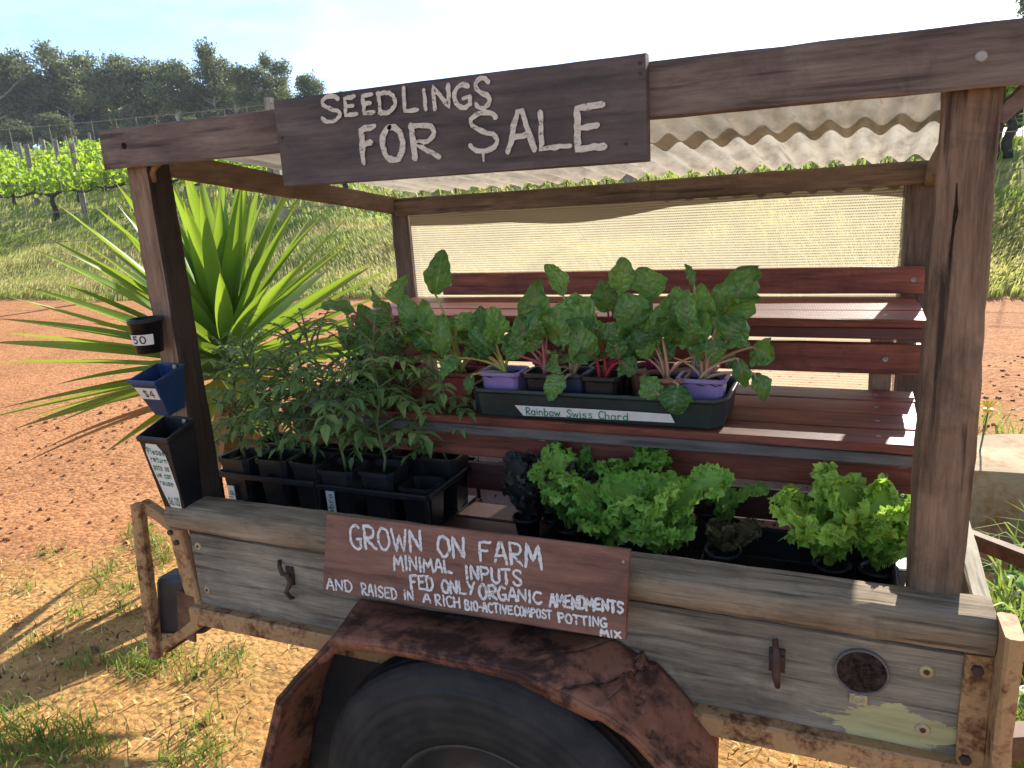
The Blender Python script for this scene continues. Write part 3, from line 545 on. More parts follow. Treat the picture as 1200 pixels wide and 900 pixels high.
# roof sheets (corrugated, running front to back)
def corr(x0, x1, y0, y1, off, nm):
    mb = MB(); pitch = .0765; nx = int((x1 - x0) / pitch * 12); rows = []
    for j in range(9):
        y = y0 + (y1 - y0) * j / 8; row = []
        for i in range(nx + 1):
            x = x0 + (x1 - x0) * i / nx; edge = .004 * mnoise.noise(Vector((x * 30, j, off))) * (j in (0, 8)) * 3
            row.append((x, y + edge, 1.243 - .116 * (y - .045) + off + .0115 * math.sin(2 * math.pi * x / pitch) + .0015 * mnoise.noise(Vector((x * 6, y * 6, 1)))))
        rows.append(row)
    mb.grid(rows, .5); return part(nm, mb, 'roof2' if off < 0 else 'roof', TR, True)
corr(-.03, 1.86, .048, .80, -.004, 'roof_sheet'); corr(-.035, 1.865, .66, 1.40, .0, 'roof_sheet')
parts('roofing_nail', [MBT([(.10 + i * .0765 * 1.9, 1.236, 1.03), (.10 + i * .0765 * 1.9, 1.236, 1.080)], .0024, 5) for i in range(12)], 'hook', TR)
# shade cloth
mb = MB(); rows = []
for i in range(61):
    x = .022 + (1.75 - .022) * i / 60; row = []
    for j in range(19):
        z = .04 + (1.03 - .04) * j / 18
        sag = 0
        row.append((x, 1.265 + .008 * math.sin(x * 6 + z * 3) * math.sin(z * 3) + .003 * math.sin(x * 17), z + sag))
    rows.append(row)
mb.grid(rows, .5); part('shade_cloth', mb, 'mesh', TR, True)
mb = MB(); rows = []
for i in range(61):
    x = .022 + (1.75 - .022) * i / 60; lo = .955 - .020 * math.sin(x * 2.6 + .9) - .022 * max(0, math.sin(x * 5.2 + 4.0)) + .012; rows.append([(x, 1.2585 + .003 * math.sin(x * 13 + j), lo + (1.02 - lo) * j / 5) for j in range(6)])
mb.grid(rows, .5); part('cloth_fold', mb, 'fold', TR, True)
# sale sign fixed to the beam
mb = MB(); mb.beam((.467, .0035, 1.1875), (1.2725, .0035, 1.1875), (0, .026, 0), (0, 0, .181), .003, .0005, 20, .5); ss = part('sale_sign', mb, 'sign_dark', TR)
L1 = [('S', 0.585, 0.64, 1.219, 1.274), ('E', 0.646, 0.678, 1.227, 1.268), ('E', 0.69, 0.719, 1.226, 1.268), ('D', 0.727, 0.772, 1.224, 1.268), ('L', 0.785, 0.821, 1.221, 1.272), ('I', 0.832, 0.84, 1.222, 1.263), ('N', 0.852, 0.893, 1.221, 1.267), ('G', 0.898, 0.938, 1.218, 1.264), ('S', 0.941, 0.978, 1.213, 1.272), ('F', 0.675, 0.718, 1.132, 1.207), ('O', 0.726, 0.782, 1.131, 1.203), ('R', 0.794, 0.861, 1.131, 1.202), ('S', 0.92, 0.992, 1.134, 1.212), ('A', 1.003, 1.062, 1.129, 1.207), ('L', 1.067, 1.134, 1.127, 1.201), ('E', 1.139, 1.2, 1.121, 1.206)]
items = []
for k, (ch, x0, x1, z0, z1) in enumerate(L1):
    w_ = .006 if k < 9 else .0085; items.append((ch, (x0 + w_ * .4, z0 + w_ * .4), (x1 - w_ * .4, z0 + w_ * .4), (x0 + w_ * .4, z1 - w_ * .4)))
mb = MB(); fr = lambda u, v, h: (u, -.0115 - h, v); lettering(mb, items[:9], fr, .0072, .16, 3); lettering(mb, items[9:], fr, .0098, .16, 5)
mb.grid([[(.951, -.0135, 1.136), (.957, -.0135, 1.136)], [(.9525, -.0135, 1.118), (.9555, -.0135, 1.118)]], .5)
part('lettering', mb, 'paint', ss)
parts('nail', [MBD((x, -.0095, z), .003, (0, -1, 0), .002, 8) for x, z in ((1.262, 1.245), (1.262, 1.262), (.477, 1.20), (1.235, 1.13))], 'hook', ss)

# lower sign, leaning on the rail over the mudguard
S2 = thing('farm_sign', 'red brown board painted GROWN ON FARM, tilted against the rail above the mudguard', 'sign', (.868, -.09, .16))
O = np.array([.5045, -.098, .176]); U = np.array([.729, 0, .0085]); V = np.array([0, .048, .174]); N = np.cross(U, V); N /= np.linalg.norm(N)
mb = MB(); mb.beam(O + V * .5 - N * .008, O + U + V * .5 - N * .008, N * .016, V, .0022, .0003, 16, .5); bd = part('board', mb, 'sign_red', S2)
L2 = [('GROWN', 0.103, 0.603, 0.36, 0.665, 0.089, 0.9, 0.35, 0.908), ('ON', 0.417, 0.645, 0.507, 0.67, 0.407, 0.889, 0.498, 0.903), ('FARM', 0.555, 0.668, 0.75, 0.659, 0.547, 0.906, 0.743, 0.922),
 ('MINIMAL', 0.265, 0.405, 0.465, 0.467, 0.258, 0.583, 0.459, 0.612), ('INPUTS', 0.511, 0.432, 0.691, 0.428, 0.505, 0.582, 0.686, 0.608), ('FED', 0.327, 0.204, 0.405, 0.225, 0.319, 0.378, 0.399, 0.391), ('ONLY', 0.436, 0.216, 0.543, 0.252, 0.43, 0.364, 0.539, 0.391),
 ('ORGANIC', 0.559, 0.216, 0.755, 0.269, 0.554, 0.383, 0.752, 0.393), ('AMENDMENTS', 0.78, 0.25, 0.992, 0.306, 0.776, 0.397, 0.99, 0.424), ('AND', 0.017, 0.035, 0.115, 0.038, 0.011, 0.164, 0.108, 0.179), ('RAISED', 0.151, 0.034, 0.279, 0.04, 0.145, 0.178, 0.274, 0.167),
 ('IN', 0.304, 0.055, 0.337, 0.064, 0.3, 0.165, 0.333, 0.174), ('A', 0.372, 0.068, 0.397, 0.073, 0.368, 0.16, 0.394, 0.168), ('RICH', 0.415, 0.054, 0.497, 0.068, 0.41, 0.184, 0.493, 0.183), ('BIO-ACTIVE', 0.515, 0.06, 0.668, 0.09, 0.511, 0.171, 0.665, 0.189),
 ('COMPOST', 0.674, 0.085, 0.787, 0.109, 0.671, 0.193, 0.784, 0.2), ('POTTING', 0.808, 0.092, 0.948, 0.112, 0.805, 0.193, 0.946, 0.212), ('MIX', 0.932, 0.014, 0.989, 0.022, 0.93, 0.083, 0.987, 0.09)]
lu, lv = np.linalg.norm(U), np.linalg.norm(V); fr2 = lambda u, v, h: O + U * (u / lu) + V * (v / lv) + N * (h + .0002)
mb = MB()
for i, (wd, *q) in enumerate(L2):
    q = [q[k] * (lu if k % 2 == 0 else lv) for k in range(8)]; wdt = .0056 if i < 3 else .0048 if i < 5 else .0050 if i < 9 else .0040
    lettering(mb, word(wd, q[0:2], q[2:4], q[4:6], q[6:8], .25 if i < 9 else .3), fr2, wdt, .2, 10 + i)
part('lettering', mb, 'paint2', bd)
mb = MB(); mb.disc(O + U * .985 + V * .86, .003, N, .0015, 8); part('screw', mb, 'screw', bd)

# ================================================================== tiered slat stand
ST = thing('slatted_stand', 'tiered stand of red slatted timber shelves inside the trailer', 'shelf stand', (.95, .8, 0))
def slats(name, z, y0, y1, n, x0, x1, mat, th=.022, gap=.010, lab=None):
    mb = MB(); wd = (y1 - y0 - gap * (n - 1)) / n; scr = []
    for i in range(n):
        y = y0 + wd / 2 + i * (wd + gap); mb.beam((x0 + rnd.uniform(-.006, .006), y, z - th / 2), (x1 + rnd.uniform(-.006, .006), y, z - th / 2 + rnd.uniform(-.001, .001)), (0, wd, 0), (0, 0, th), .003, .0008, 16)
        for x in (x1 - .09, x0 + .1): scr.append(MBD((x, y, z), .006, (0, 0, 1), .0012, 10))
    o = part(name, mb, mat, ST); parts('screw', scr, 'screw', o); return o
def vboard(name, y, z0, z1, x0, x1, mat, sx=None, th=.022):
    mb = MB(); mb.beam((x0, y, (z0 + z1) / 2), (x1, y, (z0 + z1) / 2), (0, th, 0), (0, 0, z1 - z0), .003, .0008, 18); o = part(name, mb, mat, ST)
    if sx:
        parts('screw', [MBL([(.0001, -.001), (.003, -.002), (.007, -.0025), (.0085, 0)], (x, y - th / 2, (z0 + z1) / 2), 'Y', 14) for x in sx], 'screw', o)
    return o
slats('shelf', .678, .80, 1.225, 3, .03, 1.79, 'slat', .024)
slats('shelf', .470, .385, .865, 4, .03, 1.775, 'slat', .022)
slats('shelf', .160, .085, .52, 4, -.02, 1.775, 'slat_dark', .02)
vboard('back_board', 1.232, .686, .768, .165, 1.815, 'slat', (1.785, .2))
vboard('front_board', .872, .516, .600, .03, 1.79, 'slat', (1.706, .1))
vboard('front_board', .448, .338, .416, .03, 1.775, 'slat', (1.702, .1))
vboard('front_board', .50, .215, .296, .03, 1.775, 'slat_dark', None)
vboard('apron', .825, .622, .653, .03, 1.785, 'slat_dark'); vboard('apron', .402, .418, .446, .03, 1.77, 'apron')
vboard('stretcher', .60, .115, .172, .1, 1.74, 'white_peel')
for x in (.10, .84, 1.70):
    for y, zt in ((.896, .653), (1.19, .653), (.475, .447), (.80, .447)):
        mb = MB(); mb.beam((x, y, -.003), (x, y, zt), (.05, 0, 0), (0, .026, 0), .003, .001, 8); part('leg', mb, 'leg', ST)
for x in (.10, .84, 1.70):
    mb = MB(); mb.beam((x + .037, .88, .635), (x + .037, 1.21, .635), (.022, 0, 0), (0, 0, .036), .003, .001, 4); mb.beam((x + .037, .40, .43), (x + .037, .86, .43), (.022, 0, 0), (0, 0, .036), .003, .001, 4); part('bearer', mb, 'leg', ST)

# ================================================================== pots, trays
def sq_pot(mb, cx, cy, z0, z1, wt, wb, th=.004, rim=.006, dt=None, db=None, val=.5, shift=(0, 0)):
    "open tapered square pot with a rim; shift moves the bottom"
    dt = dt or wt; db = db or wb
    def ring(w_, d_, z, sx=0, sy=0, r_=.12):
        a, b = w_ / 2, d_ / 2; ca = cb = min(w_, d_) * r_
        return [(cx + sx + x, cy + sy + y, z) for x, y in ((-a + ca, -b), (a - ca, -b), (a, -b + cb), (a, b - cb), (a - ca, b), (-a + ca, b), (-a, b - cb), (-a, -b + cb))]
    sx, sy = shift
    rows = [ring(wb, db, z0, sx, sy), ring(wt - .004, dt - .004, z1 - .012), ring(wt + rim, dt + rim, z1 - .011), ring(wt + rim, dt + rim, z1), ring(wt - th * 2, dt - th * 2, z1 - .001), ring(wb - th * 2 + .001, db - th * 2 + .001, z0 + .006, sx, sy)]
    n = 8; vs = [p for r in rows for p in r]; fs = [(i * n + k, i * n + (k + 1) % n, (i + 1) * n + (k + 1) % n, (i + 1) * n + k) for i in range(5) for k in range(n)]
    fs += [tuple(range(7, -1, -1)), tuple(40 + k for k in range(8))]; mb.add(vs, fs, val)
def soil(mb, cx, cy, z, w_, d_):
    n = 7; mb.grid([[(cx + (i / n - .5) * w_, cy + (j / n - .5) * d_, z + rnd.uniform(-.004, .004)) for i in range(n + 1)] for j in range(n + 1)], .5)

# three price pots screwed to the front post
P = thing('price_pot', 'small round black pot with a 50 price tag, topmost on the front post', 'plant pot', (-.032, 0, .715), 'price pots on the front post')
mb = MB(); mb.lathe([(.001, .716), (.033, .715), (.040, .79), (.043, .79), (.043, .802), (.038, .802), (.031, .722), (.001, .722)], (-.032, .0005, 0), 'Z', 32); pt = part('pot', mb, 'black', P, True)
mb = MB(); rows = [[(-.032 + .0415 * math.cos(R(a)) * k, .0005 + .0415 * math.sin(R(a)) * k, z) for a in np.linspace(-138, -22, 14)] for z, k in ((.738, .885), (.765, .955))]; mb.grid(rows, .5); lb = part('price_label', mb, 'label', pt, True)
def cyl(u, v, h): a = R(-72) + u / .04; k = .885 + (v - .738) / .027 * .07; rr_ = .0415 * k + h; return (-.032 + rr_ * math.cos(a), .0005 + rr_ * math.sin(a), v)
mb = MB(); lettering(mb, [('5', (-.020, .743), (-.006, .743), (-.020, .761)), ('0', (.001, .743), (.015, .743), (.001, .761))], cyl, .0026, .1, 2); part('lettering', mb, 'ink', lb)

P = thing('price_pot', 'blue tapered square pot tagged $4 hanging in the middle of the front post', 'plant pot', (-.015, 0, .55), 'price pots on the front post')
def hang_pot(P, mat, xt0, xt1, yt0, ztop_b, ztop_f, xb0, xb1, yb0, zb, sp):
    yb = .0435; T = [(xt0, yt0, ztop_f), (xt1, yt0, ztop_f), (xt1, yb, ztop_b), (xt0, yb, ztop_b)]; B = [(xb0, yb0, zb), (xb1, yb0, zb), (xb1, yb, zb + .008), (xb0, yb, zb + .008)]
    T, B = np.array(T), np.array(B); cT, cB = T.mean(0), B.mean(0); e = .0035
    Ti = cT + (T - cT) * .93; Bi = cB + (B - cB) * .9 + np.array([0, 0, .006]); To = cT + (T - cT) * 1.05; To[2:, 1] = yb; T1 = To - np.array([0, 0, .010]); T0 = T * .92 + B * .08
    T0[2:, 1] = yb; mb = MB(); rows = [B, T0, T1, To, Ti, Bi]; vs = [p for r in rows for p in r]
    fs = [(i * 4 + k, i * 4 + (k + 1) % 4, (i + 1) * 4 + (k + 1) % 4, (i + 1) * 4 + k) for i in range(5) for k in range(4)] + [(3, 2, 1, 0), (20, 21, 22, 23)]
    mb.add(vs, fs, .5); o = part('pot', mb, mat, P, False, .0025)
    s_ = MB(); s_.lathe([(.0001, -.006), (.003, -.007), (.006, -.006), (.007, -.003)], (sp[0], yb - .004, sp[1]), 'Y', 12); part('screw', s_, 'screw', o)
    return o, T, B
def face_frame(T, B):
    "front face frame: u,v in 0..1 of the front face"
    a, b, c, d = B[0], B[1], T[0], T[1]; n = np.cross(b - a, c - a); n /= np.linalg.norm(n)
    return lambda u, v, h: (a * (1 - u) + b * u) * (1 - v) + (c * (1 - u) + d * u) * v + n * h
o, T, B = hang_pot(P, 'blue', -.062, .032, -.058, .676, .652, -.040, .010, -.012, .548, (.004, .668)); ff = face_frame(T, B)
mb = MB(); mb.grid([[ff(u, v, .0012) for u in np.linspace(.06, .93, 5)] for v in (.49, .81)], .5); lb = part('price_label', mb, 'label', o)
mb = MB(); lettering(mb, [('$', (.33, .55), (.50, .55), (.33, .75)), ('4', (.58, .55), (.76, .55), (.58, .75))], lambda u, v, h: ff(u, v, h + .0013), .024, .1, 2); part('lettering', mb, 'ink', lb)
P = thing('price_pot', 'tall black square pot with a handwritten return pots note, lowest on the front post', 'plant pot', (-.02, 0, .27), 'price pots on the front post')
o, T, B = hang_pot(P, 'black', -.068, .036, -.055, .530, .502, -.052, .018, -.018, .270, (.006, .520)); ff = face_frame(T, B)
mb = MB(); mb.grid([[ff(u0, v, .0012) for u0 in np.linspace(a, b, 4)] for v, a, b in ((.10, .35, .86), (.33, .22, .93), (.60, .14, .86), (.80, .12, .80), (.92, .22, .58))], .5); lb = part('note', mb, 'label', o)
mb = MB(); frl = lambda u, v, h: ff(u, v, h + .0013)
for k, tx in enumerate(('Please', 'return', 'pots so', 'we can', 'reuse')):
    v0 = .80 - k * .098; lettering(mb, word(tx, (.2 + k * .01, v0), (.80, v0 - .01), (.2 + k * .01, v0 + .070), (.80, v0 + .060), .25), frl, .012, .1, 20 + k)
lettering(mb, word('$6.00', (.36, .15), (.86, .15), (.36, .25), (.86, .25), .3), frl, .016, .1, 40); part('lettering', mb, 'ink_green', lb)

# carry trays with rim bars
def bar_tray(x0, x1, y0, y1, zb, zr, lab):
    t = thing('seedling_tray', lab, 'tray', ((x0 + x1) / 2, (y0 + y1) / 2, zb), 'black carrying trays of tomato seedlings')
    mb = MB(); mb.box(((x0 + x1) / 2, (y0 + y1) / 2, zb + .004), (x1 - x0 - .02, y1 - y0 - .02, .006), .5); part('base', mb, 'black', t)
    mb = MB(); b = .017
    for A, Bq in (((x0, y0), (x1, y0)), ((x0, y1), (x1, y1))): mb.beam((A[0], A[1], zr), (Bq[0], Bq[1], zr), (0, b * .7, 0), (0, 0, b), .003, .0004, 6)
    for A, Bq in (((x0, y0 + .006), (x0, y1 - .006)), ((x1, y0 + .006), (x1, y1 - .006)), (((x0 + x1) / 2, y0 + .006), ((x0 + x1) / 2, y1 - .006))): mb.beam((A[0], A[1], zr - .001), (Bq[0], Bq[1], zr - .001), (b * .7, 0, 0), (0, 0, b), .003, .0004, 6)
    part('rim', mb, 'black', t); mb = MB()
    for x in (x0 + .004, x1 - .004):
        for y in (y0 + .004, y1 - .004): mb.beam((x, y, zb), (x, y, zr), (.01, 0, 0), (0, .01, 0), .002, 0, 3)
    part('corner_legs', mb, 'black', t); return t
bar_tray(-.122, .240, .243, .555, .162, .284, 'black rim tray of tomato seedlings nearest the front post with price pots')
bar_tray(.248, .606, .238, .552, .162, .282, 'black rim tray of tomato seedlings beside the chard crate, Zebra label')

# ------------------------------------------------------------------ tomato seedlings
def leaflet(mb, p, d, nrm, Lh, W, val, droop=.25):
    d = d / np.linalg.norm(d); s_ = np.cross(d, nrm); s_ /= (np.linalg.norm(s_) + 1e-9); n_ = np.cross(s_, d)
    T = [0, .14, .28, .42, .58, .72, .86, 1]; wv = [.12, .62, .80, 1.0, .70, .62, .30, .0]; rows = []
    for t_, w_ in zip(T, wv):
        c = p + d * Lh * t_ - n_ * droop * Lh * t_ * t_; ww = W * w_ * .5
        rows.append([c - s_ * ww + n_ * ww * .45 - d * Lh * .03 * (w_ > .7), c, c + s_ * ww + n_ * ww * .45 - d * Lh * .03 * (w_ > .7)])
    mb.grid(rows, val)
def compound(ms, ml, p, az, el, Lr, rr, size=1.0):
    dirv = np.array([math.cos(az) * math.cos(el), math.sin(az) * math.cos(el), math.sin(el)]); pts = [p]; q = p.copy(); d = dirv.copy()
    for k in range(7): d = d + np.array([0, 0, -.08 - .05 * k * rr.random()]); d /= np.linalg.norm(d); q = q + d * Lr / 7; pts.append(q)
    ms.tube(pts, [.0036 * size - .00032 * k for k in range(8)], 5, rr.random(), False); val = rr.random()
    for k in (1, 2, 3, 4, 5, 6):
        dd = pts[k + 1] - pts[k]; dd /= np.linalg.norm(dd); sd_ = np.cross(dd, [0, 0, 1]); sd_ /= (np.linalg.norm(sd_) + 1e-9); big = (.4, .8, .45, 1.0, .5, .9)[k - 1]
        for sg in (-1, 1):
            ld = dd * .55 + sd_ * sg * .9 + np.array([0, 0, rr.uniform(-.3, .2)]); leaflet(ml, pts[k], ld, np.array([0, 0, 1]) + rr.uniform(-.4, .4) * sd_, Lr * .30 * big * rr.uniform(.8, 1.2), Lr * .15 * big * rr.uniform(.8, 1.2), min(1, max(0, val + rr.uniform(-.3, .3))), rr.uniform(.1, .5))
    leaflet(ml, pts[7], pts[7] - pts[6], np.array([0, 0, 1.0]), Lr * .28, Lr * .145, val, .35)
def tomato(seed, H, nleaf, size=1.0):
    rr = random.Random(seed); ms, ml = MB(), MB(); pts = []; lean = rr.uniform(0, 6.28); ld = rr.uniform(.02, .10)
    for k in range(9): t_ = k / 8; pts.append(np.array([math.cos(lean) * ld * t_ ** 2 + .006 * math.sin(k * 1.7), math.sin(lean) * ld * t_ ** 2 + .006 * math.cos(k * 2.1), H * t_]))
    ms.tube(pts, [.0046 - .0003 * k for k in range(9)], 6, .5)
    for i in range(nleaf):
        t_ = .17 + .82 * i / (nleaf - 1); k = t_ * 8; a = int(min(7, k)); p = pts[a] + (pts[a + 1] - pts[a]) * (k - a); Lr = (.085 + .065 * math.sin(math.pi * min(1, t_ * 1.05))) * rr.uniform(.8, 1.25) * size
        compound(ms, ml, p, i * 2.4 + rr.uniform(-.5, .5), rr.uniform(.35, .95) + (.4 if t_ > .8 else 0), Lr, rr, size)
    return ms, ml
def tomato_plant(seed, x, y, H, nleaf, lab, z=.162, wt=.112, zr=.332, labelled=None, size=1.0, rz=0):
    t = thing('tomato_seedling', lab, 'seedling', (x, y, z), 'tomato seedlings in black pots')
    mb = MB(); sq_pot(mb, x, y, z + .008, zr, wt, wt * .78); pt = part('pot', mb, 'black', t); mb = MB(); soil(mb, x, y, zr - .022, wt * .9, wt * .9); part('soil', mb, 'soil', pt, True)
    ms, ml = tomato(seed, H * 1.12, int(nleaf * 1.85), size); c_, s_ = math.cos(rz), math.sin(rz); o = np.array([x, y, zr - .03])
    for m_ in (ms, ml): m_.v = [tuple(o + np.array([c_ * p[0] - s_ * p[1], s_ * p[0] + c_ * p[1], p[2]])) for p in m_.v]
    part('stem', ms, 'stem', t, True); part('leaves', ml, 'tomato', t)
    if labelled:
        tx, px, w_, h_ = labelled; a = np.array(at(px, 610, y - wt / 2 + .003)); xx = a[0]; mb = MB(); mb.grid([[(xx - w_ / 2, y - wt / 2 - .004, .165), (xx + w_ / 2, y - wt / 2 - .004, .165)], [(xx - w_ / 2, y - wt / 2 - .006, .165 + h_), (xx + w_ / 2, y - wt / 2 - .006, .165 + h_)]], .5)
        lb = part('plant_label', mb, 'label', t, solid=.0015); mb = MB(); f = lambda u, v, h: (xx - v, y - wt / 2 - .0062 - h, u)
        L_ = len(tx) * .0145; lettering(mb, word(tx, (.192, -w_ * .25), (.192 + L_, -w_ * .25), (.192, w_ * .32), (.192 + L_, w_ * .32), .25), f, .0024, .1, 4); part('lettering', mb, 'ink_green', lb)
    return t
tom = [
 (11, -.068, .305, 0.30, 13, 'young tomato seedling in the front left pot by the price pots', ('elp', 279, .026, .085), .95),
 (12, .055, .325, 0.34, 14, 'tomato seedling second from the front post, front row of its tray', None, 1.0),
 (13, .178, .33, 0.30, 12, 'tomato seedling at the right front of the left tray', None, 1.0),
 (14, -.06, .46, 0.27, 12, 'tomato seedling at the back left of the left tray, nearest the yucca', None, 1.0),
 (15, .07, .465, 0.33, 14, 'tall tomato seedling in the back row of the left tray', None, 1.1),
 (16, .19, .47, 0.32, 13, 'tomato seedling at the back right of the left tray', None, 1.0),
 (17, .306, .298, 0.37, 14, 'tall tomato seedling in the pot with the Zebra label', ('Zebra', 393, .028, .115), 1.1),
 (18, .428, .315, 0.36, 14, 'drooping tomato seedling in the front middle of the right tray', None, 1.05),
 (19, .330, .455, 0.32, 14, 'tomato seedling in the back row of the right tray, left pot', None, 1.05),
 (20, .455, .455, 0.32, 14, 'tomato seedling in the back row of the right tray, beside the chard crate', None, 1.0),
 (21, .548, .46, 0.26, 9, 'small tomato seedling with leaves reaching over the chard crate', None, .95),
]
for sd_, x, y, H, nl, lab, lb, sz in tom: tomato_plant(sd_, x, y, H, nl, lab, labelled=lb, size=sz, rz=sd_ * 1.1)
t = thing('empty_pot', 'empty square black pot at the right front of the Zebra tray', 'plant pot', (.548, .315, .162)); mb = MB(); sq_pot(mb, .548, .315, .17, .295, .10, .08); part('pot', mb, 'black', t)

# ------------------------------------------------------------------ chard crate
CRT = thing('chard_crate', 'long green black tub with a Rainbow Swiss Chard tape label on the middle shelf', 'crate', (1.01, .53, .47))
mb = MB(); x0, x1, y0, y1 = .665, 1.352, .397, .645
sq_pot(mb, (x0 + x1) / 2, (y0 + y1) / 2, .4715, .550, x1 - x0, x1 - x0 - .02, .006, .010, y1 - y0, y1 - y0 - .02); cb = part('tub', mb, 'green_black', CRT, False, .003)
mb = MB(); yy = .3985
fc = lambda x, z, h: (x, .4045 - (z - .4715) * .06 - .0052 - h, z)
mb.grid([[fc(a, za, .0012) for a, za in ((.829, .480), (.93, .483), (1.03, .4835), (1.13, .485), (1.231, .486))], [fc(a, za, .0012) for a, za in ((.818, .494), (.93, .4955), (1.03, .4965), (1.13, .498), (1.226, .497))], [fc(a, za, .0012) for a, za in ((.806, .508), (.93, .5085), (1.03, .509), (1.13, .509), (1.221, .508))]], .5)
tl = part('tape_label', mb, 'tape', cb, True); mb = MB(); ft = lambda u, v, h: fc(u, v, .0014 + h)
for tx, a, b in (('Rainbow', .838, .933), ('Swiss', .952, 1.022), ('Chard', 1.038, 1.115)): lettering(mb, word(tx, (a, .4845), (b, .485), (a, .5045), (b, .505), .22), ft, .0024, .08, 3)
part('lettering', mb, 'ink_green', tl)

def ribbon_leaf(mb, B, T, W, nrm, rr, bulge=.12, ruffle=.05, nseg=20, nw=12, val=None, fold=.25, shape='chard', tipdroop=.0):
    B, T = np.array(B, float), np.array(T, float); d = T - B; Lh = np.linalg.norm(d); d /= Lh; nrm = np.array(nrm, float); nrm = nrm - d * (nrm @ d); nrm /= (np.linalg.norm(nrm) + 1e-9); s0 = np.cross(d, nrm)
    p1, p2, p3 = rr.uniform(0, 6.28), rr.uniform(0, 6.28), rr.uniform(0, 6.28); rows = []; bend = rr.uniform(-.10, .10); tw0, tw1 = rr.uniform(-.5, .5), rr.uniform(-.9, .9); sd = rr.uniform(0, 50); cup = rr.uniform(-.5, .8)
    for i in range(nseg + 1):
        t_ = i / nseg; a = tw0 + tw1 * t_; s_ = s0 * math.cos(a) + nrm * math.sin(a); n_ = nrm * math.cos(a) - s0 * math.sin(a)
        wv = (math.sin(math.pi * min(1, t_ * .93 + .04)) ** .72) * (1 - .30 * t_) * 1.14
        if t_ == 1: wv = .10
        wv *= 1 + .09 * math.sin(t_ * 13 + p3) + .05 * math.sin(t_ * 29 + p2); c = B + d * Lh * t_ + nrm * bulge * Lh * math.sin(math.pi * t_) - nrm * tipdroop * Lh * t_ ** 3 + s_ * bend * Lh * math.sin(math.pi * t_); row = []
        for j in range(nw + 1):
            u = j / nw * 2 - 1; au = abs(u); ru = W * au ** 1.7 * (ruffle * math.sin(t_ * 12 + p1 + (2 if u > 0 else 0)) + ruffle * .9 * math.sin(t_ * 23 + p2 + u))
            q = Vector((u * wv * 3.4, t_ * 6.5, sd)); cr_ = W * .15 * (mnoise.noise(q * 1.5) + .6 * mnoise.noise(q * 3.0)) * min(1, au * 4) + W * .02 * math.cos(t_ * 40 - au * 9)
            row.append(c + s_ * u * wv * W * .5 + n_ * (fold * au * wv * W * .5 + cup * .2 * u * u * W * wv + ru + cr_))
        rows.append(row)
    mb.grid(rows, rr.random() if val is None else val)
def stalk(mb, A, Bq, rr, r0=.0055, r1=.0028, sag=.15):
    A, Bq = np.array(A, float), np.array(Bq, float); mid = (A + Bq) / 2; Lh = np.linalg.norm(Bq - A); mid = mid + np.array([(A[0] - Bq[0]) * .25, (A[1] - Bq[1]) * .2, Lh * sag]); pts = []
    for k in range(8): t_ = k / 7; pts.append(A * (1 - t_) ** 2 + mid * 2 * t_ * (1 - t_) + Bq * t_ * t_)
    mb.tube(pts, [r0 + (r1 - r0) * k / 7 for k in range(8)], 6)
for nm, c1, c2, tr_ in (('stalk_red', (.30, .02, .035), (.42, .05, .07), (.5, .05, .06)), ('stalk_pink', (.42, .09, .12), (.48, .20, .16), (.5, .2, .15)), ('stalk_magenta', (.32, .02, .10), (.42, .05, .16), (.5, .05, .2)), ('stalk_yellow', (.36, .34, .07), (.45, .42, .12), (.5, .5, .1)), ('stalk_peach', (.50, .26, .16), (.52, .36, .22), (.5, .35, .2)), ('stalk_cream', (.42, .36, .24), (.5, .42, .3), (.5, .45, .3))):
    M[nm] = leafmat(nm, c1, c2, tr_, .35, None, .12, .1)
def Z6(q, y): return at(520 + q[0] * .35, 280 + q[1] * .35, y)
def Z5(q, y): return at(230 + q[0] * .35, 280 + q[1] * .35, y)
